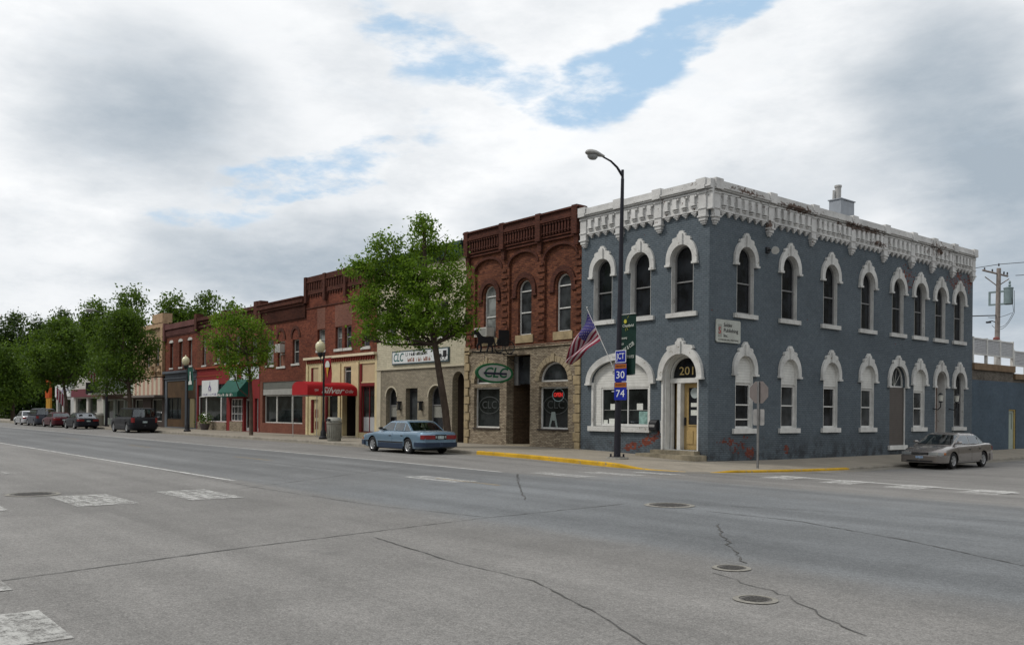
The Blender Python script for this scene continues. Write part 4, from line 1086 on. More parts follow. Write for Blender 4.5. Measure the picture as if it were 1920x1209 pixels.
m_ = MB(); m_.box(FR, -36.5, -35.4, .0, 3.8, -2.2, -2.1); m_.box(FR, -36.56, -36.46, .0, 3.8, -2.1, -.381); m_.build('archway_recess', plain('dark_passage', (.06, .045, .04), .8), cr)
sg = thing('shop_sign', 'white rectangular sign lettered CLC with a little buggy picture on the cream building', 'sign', (-39.3, FY - .05, 4.2))
m_ = MB(); m_.box(FR, -42.0, -36.65, 4.18, 4.92, .0, .08); m_.build('sign_frame', plain('slate_frame', (.05, .08, .09), .5), sg)
m_ = MB(); m_.box(FR, -41.93, -36.72, 4.25, 4.85, .08, .09); m_.build('sign_board', plain('sign_board_white', (.60, .62, .62), .5, .08), sg)
teal = plain('teal_letter', (.02, .11, .11), .5)
text_obj('lettering', 'CLC', .62, (-41.35, FY - .094, 4.55), (1, 0, 0), (0, 0, 1), teal, sg, width=1.0, shear=.2, bold=.008)
scribble(FR, -40.6, -38.5, 4.62, 4.80, 12, .092, ink, sg); scribble(FR, -40.4, -38.2, 4.30, 4.52, 13, .092, plain('rust_letter', (.22, .09, .06), .5), sg)
hp = lambda s, z, o=0: (-37.9 + (s - 23.4) * .5, FY - .092 - o * .3, 4.28 + (z - 4.31) * .46)
m_ = MB(); m_.prism(hp, [(a, b_) for a, b_ in horse], 0, .01); m_.prism(hp, [(24.93, 4.62), (25.52, 4.62), (25.60, 4.75), (25.60, 5.35), (24.98, 5.35)], 0, .01)
for cy_, rr in ((25.0, .24), (25.62, .28)): m_.tube([hp(cy_ + rr * math.cos(2 * math.pi * k / 16), 4.31 + rr + rr * math.sin(2 * math.pi * k / 16), .02) for k in range(17)], .012, 4, caps=False)
m_.build('buggy_picture', ink, sg)

# ------------------------------------------------------------------ red brick building with the cream shopfront and red canopy
sv = building('grill_building', 'tall red brick building with a cream shopfront and a red barrel canopy', (-48, 26.5, 0))
A0, A1 = -52.48, -43.725
redb2 = brick('red_brick_warm', (.120, .034, .023), (.215, .066, .038), (.085, .042, .03), grime=.38, bump=.4, bh=.078)
shell(sv, redb2, A0, A1, 9.9, 9.2)
sws = [(-50.46, 1.0, 5.45, 6.72), (-48.2, .82, 5.4, 6.72), (-47.06, .82, 5.4, 6.72), (-44.97, .84, 5.37, 6.65)]
front_wall(sv, redb2, A0, A1, 9.0, [rect(c_ - w_ / 2, c_ + w_ / 2, z0, z1) for c_, w_, z0, z1 in sws], z0=5.0)
for c_, w_, z0, z1 in sws: window(sv, c_, w_, z0, z1, rec=.16, fm=alu, gm=G_blind if c_ < -48 else G_grey, sill=(offw, .16, .12, .06))
bif = brick('pale_infill_brick', (.20, .085, .06), (.15, .06, .045), (.17, .11, .085), grime=.2)
for c_, w_ in ((-50.46, 1.05), (-47.63, 2.1), (-44.97, .9)): m_ = MB(); m_.box(FR, c_ - w_ / 2, c_ + w_ / 2, 6.76, 8.05, .0, .006); m_.build('brick_infill', bif, sv)
m_ = MB(); m_.box(FR, A0, A1, 9.0, 9.75, -.3, .1); m_.box(FR, A0, A1, 8.12, 8.2, 0, .05); m_.box(FR, A0, A1, 9.75, 9.86, -.3, .18); m_.box(FR, A0, A1, 9.86, 10.12, -.3, .14)
n = 26
for k in range(n): s_ = A0 + .2 + (A1 - A0 - .4) * (k + .5) / n; m_.box(FR, s_ - .05, s_ + .05, 9.3, 9.7, .1, .16); m_.box(FR, s_ - .08, s_ + .08, 8.88, 9.0, .0, .07); m_.box(FR, s_ - .04, s_ + .04, 8.78, 8.88, .0, .04)
for s_ in (A0 + .15, -49.8, -47.2, A1 - .15): m_.box(FR, s_ - .15, s_ + .15, 8.5, 10.14, -.31, .22)
m_.build('cornice', redb_d, sv)
creamp = plain('cream_trim_paint', (.56, .47, .28), .6, .14, 3); maroon = plain('maroon_paint', (.16, .018, .02), .55, .15, 3)
m_ = MB(); m_.box(FR, A0, A1, 4.86, 5.0, -.3, .22); m_.build('band_course', plain('cream_band', (.62, .55, .40), .6, .1, 3), sv)
m_ = MB()
m_.prism(FR, rect(A0, A1, -.2, 4.859), -.32, .0, holes=[rect(-51.78, -50.75, .24, 2.36), rect(-51.78, -50.78, 3.3, 4.36), rect(-49.9, -48.2, .24, 2.9), rect(-50.0, -49.75, 3.3, 4.35), rect(-47.7, -45.92, .12, 3.0), rect(-47.55, -46.65, 3.2, 4.3), rect(-45.68, -43.95, .42, 3.28), rect(-45.68, -43.95, 3.34, 4.4)])
for s_ in (A0 + .25, -50.4, -48.0, -45.82): m_.box(FR, s_ - .13, s_ + .13, -.1, 4.5, .0, .07)
m_.build('shopfront', creamp, sv)
m_ = MB(); n = 30
for k in range(n): s_ = A0 + .15 + (A1 - A0 - .3) * (k + .5) / n; m_.prism(FR, [(s_ - .07, 4.84), (s_ + .07, 4.84), (s_ + .07, 4.70), (s_, 4.6), (s_ - .07, 4.70)], .001, .1)
m_.build('moulding', plain('brick_red_paint', (.22, .045, .03), .6), sv)
m_ = MB(); m_.box(FR, -51.78, -50.75, .24, 2.36, -.2, -.14); dd = m_.build('door', creamp, sv); dd['label'] = 'cream door with four dark red slots'
m_ = MB(); m_.box(FR, -51.78, -51.62, .24, 2.36, -.14, -.02)
for a in (-51.36, -51.05):
    for z0, z1 in ((.5, 1.0), (1.22, 1.75)): m_.box(FR, a - .05, a + .05, z0, z1, -.14, -.125)
m_.build('door_slot', maroon, dd)
m_ = MB(); m_.box(FR, -51.78, -50.78, 3.3, 4.36, -.12, -.06); m_.box(FR, -45.68, -43.95, 3.34, 4.4, -.12, -.06); m_.build('blank_panel', plain('beige_panel', (.46, .35, .22), .65, .1, 2), sv)
for bb in ((-51.78, -51.6, 3.3, 4.36, -.06, .003), (-50.0, -49.75, 3.3, 4.35, -.12, -.05), (-49.9, -49.7, .24, 2.9, -.1, .004), (-45.68, -45.45, .42, 4.4, -.06, .004), (-45.45, -43.95, 3.1, 3.28, -.08, .004)): m_ = MB(); m_.box(FR, *bb); m_.build('maroon_trim', maroon, sv)
wn = window(sv, -49.0, 1.4, .9, 2.85, rec=.15, fm=creamp, gm=G_store, rail=0, name='shop_window'); m_ = MB(); m_.box(FR, -49.7, -48.3, .24, .9, -.2, -.1); m_.build('stall_riser', creamp, wn)
wn = window(sv, -44.7, 1.46, .42, 3.1, rec=.1, fm=maroon, gm=G_store, rail=0, fw=.05, mull=(-44.7,), name='shop_window')
m_ = MB(); rows_ = []
for zz in (.5, 1.28): rows_.append([FR(-45.4 + 1.42 * k / 40, zz + (.03 * (k % 3) if zz > 1 else 0), -.149 + .014 * (k % 2)) for k in range(41)])
m_.grid(rows_); m_.build('curtain', plain('white_curtain', (.42, .43, .44), .8, .12, 12), wn)
window(sv, -47.1, .9, 3.2, 4.3, rec=.1, fm=offw, gm=G_grey, rail=.75, name='window')
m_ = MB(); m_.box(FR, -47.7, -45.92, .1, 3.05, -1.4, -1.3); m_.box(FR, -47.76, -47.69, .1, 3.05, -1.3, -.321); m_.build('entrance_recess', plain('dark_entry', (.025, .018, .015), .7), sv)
m_ = MB(); m_.prism(FR, rect(-47.3, -46.2, .15, 2.3), -1.29, -1.25); m_.build('door', G_dark, sv)
m_ = MB(); m_.box(FR, -47.7, -45.9, -.1, .16, -1.3, .12); m_.build('step', stepm, sv)
# barrel canopy: quarter-round, projecting over the pavement
awr = plain('red_vinyl', (.34, .012, .017), .45, .1, 2); wl_ = plain('white_letter', (.62, .58, .55), .5)
cw0, cw1, cy0 = -47.75, -45.8, 22.85
def cprof(y, zk):
    w_ = (cw1 - cw0) / 2; xm = (cw0 + cw1) / 2; p = [(cw0, y, 2.54)]
    for k in range(13):
        a_ = math.pi - math.pi * k / 12; p.append((xm + w_ * math.copysign(abs(math.cos(a_)) ** .75, math.cos(a_)), y, 2.90 + (.42 * abs(math.sin(a_)) ** .8) * zk))
    return p + [(cw1, y, 2.54)]
m_ = MB(); rws = [cprof(cy0 + (25.6 - cy0) * k / 10, 1) for k in range(11)] + [cprof(25.8, .93), cprof(25.93, .75), cprof(26.03, .3)]
m_.grid(rws); m_.face(rws[0]); aw = m_.build('canopy', awr, sv, smooth=35)
m_ = MB()
for y_ in (cy0 + .05, 24.4):
    m_.tube([(cw0 + .06, y_, .12), (cw0 + .06, y_, 2.56)], .025, 6); m_.tube([(cw1 - .06, y_, 2.5), (cw0 + .06, y_, 2.5)], .02, 6)
m_.tube([(cw0 + .06, cy0 + .05, 2.5), (cw0 + .06, 24.4, 2.5)], .02, 6)
m_.build('canopy_frame', alu, aw)
tx0 = cw1 + .006
text_obj('lettering', 'Silver', .50, (tx0, 24.38, 2.80), (0, 1, 0), (0, 0, 1), wl_, aw, width=1.45, shear=.4, bold=.01)
text_obj('lettering', 'Grille', .25, (tx0, 25.45, 2.77), (0, 1, 0), (0, 0, 1), wl_, aw, width=.52, shear=.4)
text_obj('lettering', 'The', .20, (tx0, 23.38, 2.80), (0, 1, .35), (0, -.35, 1), wl_, aw, width=.24, shear=.4)

# ------------------------------------------------------------------ brick building with grey transom
b5 = building('brick_shop', 'red brick shop with a grey panel over three wide panes and a window air unit', (-56, 26.5, 0))
A0, A1 = -59.55, -52.485
shell(b5, redb2, A0, A1, 8.8, 8.1)
w5 = [(-58.0, 1.3, 4.74, 6.5), (-56.16, 1.1, 4.6, 6.3), (-53.98, .95, 4.72, 6.3)]
front_wall(b5, redb2, A0, A1, 7.55, [rect(c_ - w_ / 2, c_ + w_ / 2, z0, z1) for c_, w_, z0, z1 in w5], z0=3.65)
for i, (c_, w_, z0, z1) in enumerate(w5):
    wn = window(b5, c_, w_, z0, z1, rec=.16, fm=offw, gm=(G_blind, plain('brick_in', (.2, .09, .06), .8), G_grey)[i], rail=.5, sill=(offw, .12, .12, .06))
    m_ = MB(); n = 12; i_ = []; o_ = []
    for k in range(n + 1): t_ = math.pi - math.pi * k / n; i_.append((c_ + .5 * math.cos(t_), z1 + .15 + .55 * math.sin(t_))); o_.append((c_ + .7 * math.cos(t_), z1 + .15 + .75 * math.sin(t_)))
    m_.prism(FR, i_ + o_[::-1], .001, .06); m_.build('hood', redb_d, wn)
m_ = MB(); m_.box(FR, A0, A1, 7.5, 8.5, -.3, .02)
for k in range(46): s_ = A0 + (A1 - A0) * (k + .5) / 46; m_.box(FR, s_ - .045, s_ + .045, 7.62, 8.42, .02, .12)
m_.box(FR, A0, A1, 8.42, 8.6, -.3, .2); m_.box(FR, A0, A1, 8.6, 8.9, -.3, .32); m_.box(FR, A0, A1, 8.9, 8.98, -.3, .4); m_.box(FR, A0, A0 + .5, 7.3, 9.3, -.35, .24)
m_.build('cornice', redb_d, b5)
pier = brick('pier_brick', (.22, .085, .055), (.17, .06, .04), (.1, .06, .05), grime=.2)
m_ = MB(); m_.prism(FR, rect(A0, A1, -.2, 3.649), -.33, 0, holes=[rect(-59.1, -52.95, .8, 3.62)]); m_.build('wall', pier, b5)
m_ = MB(); m_.box(FR, -59.1, -52.95, 3.12, 3.62, -.2, -.05); m_.build('panel_band', siding('grey_corrugated', (.11, .115, .10), .12), b5); m_ = MB(); m_.box(FR, -59.08, -52.97, 2.72, 3.11, -.2, -.04); m_.build('lintel', plain('pale_lintel', (.30, .30, .28), .6, .2, 2), b5)
for a, b_ in ((-59.05, -57.2), (-57.2, -54.75), (-54.75, -53.0)):
    window(b5, (a + b_) / 2, b_ - a - .02, .8, 2.70, rec=.12 if a > -55 else .2, fm=offw, gm=G_store, rail=0, fw=.07, name='shop_window')
ac2 = thing('air_conditioner', 'boxy air unit set in the middle upper window beside the wide cornice', 'air conditioner', (-56.1, FY, 6.0))
m_ = MB(); m_.box(FR, -56.5, -55.75, 5.55, 6.1, -.1, .3); m_.build('case', acm, ac2)
m_ = MB()
for k in range(6): m_.box(FR, -56.44, -55.81, 5.6 + k * .08, 5.63 + k * .08, .3, .31)
m_.build('grille', MATS['ac_grille'], ac2)

# ------------------------------------------------------------------ red painted shop with the green awning
rd = building('red_shop', 'brick building with a red painted shopfront, a green awning and a white panel sign', (-65.5, 26.5, 0))
A0, A1 = -71.75, -59.555
shell(rd, redb2, A0, A1, 8.9, 8.1)
w6 = [(-70.2, .75, 5.2, 7.6), (-67.46, .8, 5.3, 7.3), (-65.7, .85, 5.2, 7.2), (-63.6, .95, 5.15, 7.15), (-60.6, 1.0, 5.1, 6.9)]
front_wall(rd, redb, A0, A1, 8.2, [arch(c_, w_, z0, z1, w_ / 2 * .6) for c_, w_, z0, z1 in w6], z0=4.95)
for c_, w_, z0, z1 in w6: window(rd, c_, w_, z0, z1, w_ / 2 * .6, rec=.16, fm=offw, gm=G_blind if c_ > -69 else G_grey, sill=(offw, .12, .12, .06))
m_ = MB(); m_.box(FR, A0, A1, 8.2, 8.35, -.3, .12); m_.box(FR, A0, A1, 8.35, 8.75, -.3, .03)
for k in range(44): s_ = A0 + (A1 - A0) * (k + .5) / 44; m_.box(FR, s_ - .08, s_ + .08, 8.5, 8.72, .03, .14)
m_.box(FR, A0, A1, 8.75, 9.0, -.3, .24); m_.box(FR, A0, A0 + .5, 8.0, 9.35, -.31, .28); m_.box(FR, A1 - .55, A1, 8.0, 9.3, -.31, .28); m_.box(FR, -66.0, -65.5, 8.2, 9.15, -.31, .28)
m_.build('cornice', redb_d, rd)
redp = plain('red_shop_paint', (.185, .020, .020), .6, .15, 1.5)
m_ = MB(); m_.prism(FR, rect(A0, A1, -.2, 4.949), -.34, .02, holes=[rect(-71.5, -65.5, .75, 3.65), rect(-64.85, -62.5, .85, 2.5), rect(-62.3, -61.0, .15, 2.6), rect(-60.35, -59.7, .15, 2.5)]); m_.build('wall', redp, rd)
m_ = MB(); m_.box(FR, A0, A1, 4.9, 5.02, -.1, .16); m_.box(FR, A0, -66.5, 4.3, 4.36, .02, .05); m_.build('moulding', plain('rust_band', (.26, .06, .03), .6, .2), rd)
m_ = MB(); m_.box(FR, -71.5, -65.5, -.1, .73, .02, .05); m_.box(FR, -64.85, -62.5, -.1, .83, .02, .05); m_.build('stall_riser', buff, rd)
for a, b_ in ((-71.5, -69.95), (-69.95, -66.9), (-66.9, -65.55)): window(rd, (a + b_) / 2, b_ - a - .02, .75, 2.75, rec=.1, fm=whitep, gm=G_store if a < -68 else G_grey, rail=0, fw=.07, name='shop_window')
m_ = MB(); m_.box(FR, -71.5, -65.5, 2.75, 3.65, -.15, -.08); m_.build('transom', G_grey, rd)
window(rd, -63.67, 2.3, .85, 2.5, rec=.1, fm=whitep, gm=G_grey, rail=(.33, .66), mull=(-64.3, -63.67, -63.0), name='window')
for a, b_ in ((-62.25, -61.05), (-60.33, -59.72)):
    m_ = MB(); m_.prism(FR, rect(a, b_, .15, 2.5), -.22, -.16, holes=[rect(a + .12, b_ - .12, .4, 2.35)]); dd = m_.build('door', alu, rd); m_ = MB(); m_.poly(FR, rect(a + .12, b_ - .12, .4, 2.35), [], -.19); m_.build('pane', G_store, dd)
for a, b_ in ((-64.9, -63.6), (-62.7, -61.2), (-61.0, -59.65)): m_ = MB(); m_.prism(FR, rect(a, b_, 3.88, 4.78), .02, .05); m_.build('white_panel', plain('frosted_panel', (.50, .53, .55), .4, .1), rd)
rs = thing('panel_sign', 'square white sign with a purple spired emblem on the red shopfront', 'sign', (-68.7, FY - .05, 3))
m_ = MB(); m_.box(FR, -70.4, -67.05, 2.72, 3.98, .02, .1); m_.build('sign_board', MATS['sign_board_white'] , rs)
pur = plain('purple_ink', (.10, .07, .20), .6)
m_ = MB(); q = lambda s, z, o=0: FR(-68.7 + s * 1.3, z, .104 + o)
m_.prism(q, [(-.22, 3.2), (.22, 3.2), (.22, 3.38), (.14, 3.38), (.14, 3.5), (.06, 3.5), (.04, 3.7), (.06, 3.78), (.0, 3.95), (-.02, 3.75), (-.03, 3.6), (-.1, 3.55), (-.18, 3.44), (-.22, 3.4)], 0, .004, holes=[[(-.1, 3.25), (.08, 3.25), (.08, 3.4), (-.1, 3.4)]]); m_.build('emblem', pur, rs)
grn = plain('green_canvas', (.008, .075, .055), .7, .12, 2)
ga = -65.2; gb = -61.5; pj = .85
m_ = MB(); m_.face([FR(ga, 3.92, .02), FR(gb, 3.92, .02), FR(gb, 2.95, pj), FR(ga, 2.95, pj)]); m_.face([FR(ga, 2.95, pj), FR(gb, 2.95, pj), FR(gb, 2.62, pj + .01), FR(ga, 2.62, pj + .01)])
for s_ in (ga, gb): m_.face([FR(s_, 3.92, .02), FR(s_, 2.95, pj), FR(s_, 2.62, pj + .01), FR(s_, 2.62, .02)])
aw = m_.build('awning', grn, rd)
pl_ = thing('planter', 'dark round planter with a bushy plant below the shop window with the white sign', 'planter', (-68.2, 25.4, S(-68.2, 25.4)))
m_ = MB(); zz = S(-68.2, 25.4); m_.lathe([(.25, 0), (.36, .3), (.40, .48), (.36, .48), (.33, .40)], (-68.2, 25.4, zz), 16); m_.build('pot', plain('dark_pot', (.10, .085, .085), .7), pl_, smooth=True)

# ------------------------------------------------------------------ narrow brick building with the dark shopfront
b7 = building('narrow_brick_building', 'brick building with three slim upper windows over a brown and blue grey shopfront', (-75.6, 26.5, 0))
A0, A1 = -79.5, -71.755
shell(b7, redb, A0, A1, 8.9, 8.2)
w7 = [(-77.84, .72, 5.25, 7.5), (-75.55, .75, 5.25, 7.5), (-73.3, .75, 5.3, 7.5)]
front_wall(b7, redb2, A0, A1, 7.9, [arch(c_, w_, z0, z1, .2) for c_, w_, z0, z1 in w7], z0=4.9)
for c_, w_, z0, z1 in w7:
    wn = window(b7, c_, w_, z0, z1, .2, rec=.2, fm=offw, gm=G_dark, sill=(offw, .14, .12, .06)); m_ = MB(); m_.prism(FR, arch(c_, w_ + .2, z1 - .12, z1 + .12, .22), .0, .06); m_.build('hood', offw, wn)
m_ = MB(); m_.box(FR, A0, A1, 7.9, 8.55, -.3, .03)
for k in range(28): s_ = A0 + (A1 - A0) * (k + .5) / 28; m_.box(FR, s_ - .08, s_ + .08, 8.0, 8.4, .03, .12)
m_.box(FR, A0, A1, 8.55, 9.0, -.3, .18); m_.box(FR, A0, A0 + .4, 7.6, 9.15, -.31, .22); m_.build('cornice', brick('plum_brick', (.14, .06, .055), (.18, .075, .065), (.07, .05, .05)), b7)
bgp = plain('blue_grey_paint', (.10, .115, .135), .6, .15, 2); brw = plain('brown_panel', (.085, .05, .025), .7, .3, 1.5)
m_ = MB(); m_.prism(FR, rect(A0, A1, -.2, 4.899), -.33, .0, holes=[rect(-78.95, -74.5, .2, 4.1), rect(-73.9, -72.0, .2, 4.1)]); m_.box(FR, A0, A1, 4.75, 4.95, .0, .25); m_.box(FR, A0, A1, 4.3, 4.36, .0, .1); m_.build('shopfront', bgp, b7)
m_ = MB(); m_.box(FR, -78.95, -74.5, 2.7, 4.1, -.2, -.05); m_.box(FR, -78.95, -74.5, .2, .85, -.2, -.05); m_.box(FR, -73.9, -72.0, 2.6, 4.1, -.2, -.05); m_.box(FR, -75.5, -74.5, .85, 2.7, -.2, -.05); m_.build('panel_band', brw, b7)
window(b7, -77.23, 3.4, .87, 2.68, rec=.1, fm=black, gm=G_store, rail=0, mull=(-78, -76.6), name='shop_window')
m_ = MB(); m_.prism(FR, rect(-73.6, -72.6, .2, 2.58), -.2, -.1); m_.build('door', plain('straw_door', (.35, .29, .16), .6), b7)

# ------------------------------------------------------------------ far storefronts
def lowshop(name, label, a0, a1, zt, wall, band, zb_, wins, canopy=None, panel=None):
    b = building(name, label, ((a0 + a1) / 2, 26.5, 0))
    shell(b, wall, a0, a1, zt - .05, zt - .5)
    front_wall(b, wall, a0, a1, zt, [rect(p, q_, .7, zb_) for p, q_ in wins])
    for p, q_ in wins: window(b, (p + q_) / 2, q_ - p, .7, zb_, rec=.15, fm=offw, gm=G_store, rail=0, name='shop_window')
    if band is not None: m_ = MB(); m_.box(FR, a0, a1, zb_ + .1, zb_ + .55, .0, .12); m_.build('band_course', band, b)
    if canopy: m_ = MB(); m_.box(FR, a0 + .1, a1 - .1, canopy[0], canopy[0] + .18, .12, canopy[1]); m_.build('canopy', canopy[2], b)
    return b


tanb = brick('tan_brick', (.36, .26, .16), (.30, .20, .12), (.2, .16, .11), grime=.35)
b8 = building('ornate_building', 'tan brick building with a carved parapet over a vertically striped sign band', (-84, 26.5, 0))
A0, A1 = -88.6, -79.505
shell(b8, tanb, A0, A1, 9.2, 8.2)
front_wall(b8, tanb, A0, A1, 8.9, [rect(c_ - .5, c_ + .5, 5.5, 7.5) for c_ in (-86.9, -84.2, -81.6)], z0=4.6)
for c_ in (-86.9, -84.2, -81.6): window(b8, c_, 1.0, 5.5, 7.5, rec=.2, fm=offw, gm=G_dark)
m_ = MB(); m_.box(FR, A0, A1, 8.9, 9.3, -.3, .2); m_.box(FR, -82.3, A1, 9.3, 10.1, -.6, .25); m_.box(FR, A1 - .6, A1, 4.7, 8.9, 0, .25)
for s_ in (-82.0, -80.0): m_.lathe([(.15, 4.7), (.3, 5.0), (.12, 5.25), (.2, 5.5)], (s_, FY - .3, 0), 8)
m_.build('cornice', plain('terracotta', (.38, .26, .16), .8, .3, 4), b8)
strm = [plain('stripe_cream', (.52, .47, .36), .6, .1, 3), plain('stripe_rose', (.42, .26, .20), .6, .1, 3)]
m_ = MB()
for k in range(14): m_.box(FR, -88.2 + k * .6, -87.6 + k * .6, 2.95, 4.5, .0, .12, mi=k % 2)
m_.build('striped_band', strm, b8)
front_wall(b8, plain('dark_shop', (.06, .045, .04), .7), A0, A1, 2.94, [rect(-88.2, -85.6, .6, 2.6), rect(-83.2, -80.2, .6, 2.6)])
for c_, w_ in ((-86.9, 2.6), (-81.7, 3.0)): window(b8, c_, w_, .6, 2.6, rec=.15, fm=offw, gm=G_store, rail=0, name='shop_window')
m_ = MB(); m_.box(FR, A0, A1, 2.75, 2.94, .0, .9); m_.build('canopy', plain('canopy_grey', (.16, .14, .13), .6), b8)
b9 = lowshop('sided_shop', 'low shop clad in grey green horizontal siding behind the dark sport utility wagon', -98.6, -88.605, 4.7, siding('grey_green_siding', (.22, .25, .22), .2), plain('brown_fascia', (.12, .07, .055), .7), 2.6, [(-97.8, -95), (-94.3, -91.5), (-91, -89.2)], (3.1, 1.6, plain('canopy_white', (.45, .44, .42), .6)))
hs_ = thing('hanging_sign', 'black boxy sign hung out over the pavement by the low sided shop', 'sign', (-98.3, 25.2, 3.6))
m_ = MB(); m_.bx(-98.4, -98.2, 24.3, 25.6, 3.2, 4.4); m_.build('sign_box', black, hs_); m_ = MB(); m_.bx(-98.33, -98.27, 25.6, FY, 4.3, 4.36); m_.build('bracket', black, hs_)
b10 = lowshop('maroon_shop', 'white low shop with a maroon fascia and a flag above it', -110.6, -98.605, 5.0, plain('white_render', (.46, .45, .42), .7, .2, 1), plain('maroon_fascia', (.13, .035, .045), .6), 2.9, [(-109.8, -105.2), (-104.4, -101)], None)
m_ = MB(); m_.box(FR, -110.6, -99.4, 3.0, 3.85, .121, .3); m_.build('fascia', MATS['maroon_fascia'], b10)
m_ = MB(); m_.prism(FR, [(-110.5, 5.0), (-103, 5.0), (-103, 6.0), (-104.5, 5.4), (-110.5, 5.4)], -.3, .0); m_.build('gable_panel', MATS['white_render'], b10)
b11 = lowshop('sign_shop', 'small white shop at the far end with a broad white fascia sign', -119.0, -110.605, 4.6, plain('pale_grey_render', (.40, .41, .41), .7, .2, 1), None, 2.8, [(-118.2, -116), (-115.4, -112)], None)
m_ = MB(); m_.box(FR, -118.9, -111.8, 3.1, 4.5, .0, .15); m_.build('fascia', MATS['sign_board_white'], b11)
op = thing('orange_pylon', 'round topped orange and yellow pylon sign beyond the last white shop', 'pylon sign', (-120.6, 25.6, .1))
m_ = MB(); m_.bx(-121.6, -119.5, 25.4, 25.7, 3.0, 4.6); m_.tube([(-120.55, 25.4, 4.6), (-120.55, 25.7, 4.6)], 1.04, 20); m_.build('sign_panel', plain('orange_panel', (.45, .08, .02), .6, .3, 1), op)
m_ = MB(); m_.bx(-121.4, -119.2, 25.45, 25.65, .1, 3.0); m_.build('lower_panel', plain('amber_panel', (.42, .22, .03), .6, .3, 1), op)
scribble(lambda s, z, o=0: (s, FY - pj - .012 - o, z), -65.1, -63.9, 2.68, 2.88, 9, .0, wl_, aw)
scribble(lambda s, z, o=0: (s, FY - pj - .012 - o, z), -63.7, -62.2, 2.68, 2.88, 10, .0, wl_, aw)
scribble(FR, -70.2, -67.3, 2.80, 2.96, 18, .102, pur, rs); scribble(FR, -69.0, -68.4, 3.08, 3.16, 7, .102, pur, rs)
scribble(FR, -118.2, -115.0, 3.5, 4.0, 7, .152, pur, b11); scribble(FR, -114.6, -112.4, 3.7, 4.2, 6, .152, pur, b11)

# ------------------------------------------------------------------ vehicles
rubber = plain('rubber', (.018, .018, .019), .8, .2, 8, local=True); wheelm = plain('alloy', (.40, .41, .42), .35, .1, 8, metal=.6, local=True)
under = plain('underbody', (.012, .012, .012), .9, .1, 3, local=True); chrome = plain('chrome', (.55, .56, .57), .15, .05, 5, metal=.9, local=True)
def car_glass():
    m, t, bs = new_mat('car_glass'); fr_ = t.add('ShaderNodeLayerWeight'); fr_.inputs['Blend'].default_value = .5
    tp = t.add('ShaderNodeBsdfTransparent'); tp.inputs[0].default_value = (.42, .50, .48, 1); gs = t.add('ShaderNodeBsdfGlossy'); gs.inputs['Roughness'].default_value = .03; gs.inputs['Color'].default_value = (.9, .95, 1, 1)
    mx = t.add('ShaderNodeMixShader'); t.l.new(t.math('ADD', t.math('MULTIPLY', t.math('POWER', fr_.outputs['Facing'], 3.5), .75), .10, clamp=True), mx.inputs[0]); t.l.new(tp.outputs[0], mx.inputs[1]); t.l.new(gs.outputs[0], mx.inputs[2]); t.l.new(mx.outputs[0], t.n['Material Output'].inputs[0])
    return m
cglass = car_glass(); trimb = plain('black_trim', (.02, .02, .022), .5, .1, 5, local=True)
tail = plain('tail_lens', (.20, .018, .02), .2, .15, 12, coat=.6, local=True); amber = plain('amber_lens', (.42, .13, .03), .25, .1, 9, coat=.5, local=True); lensm = plain('head_lens', (.42, .45, .46), .12, .25, 14, metal=.5, coat=.6, local=True)
platem = plain('licence_plate', (.28, .38, .52), .5, .2, 20, local=True)


def interp(pr, x):
    if x <= pr[0][0]: return pr[0][1]
    for (a, b_), (c_, d_) in zip(pr, pr[1:]):
        if x <= c_: t_ = (x - a) / (c_ - a); return b_ + (d_ - b_) * t_
    return pr[-1][1]


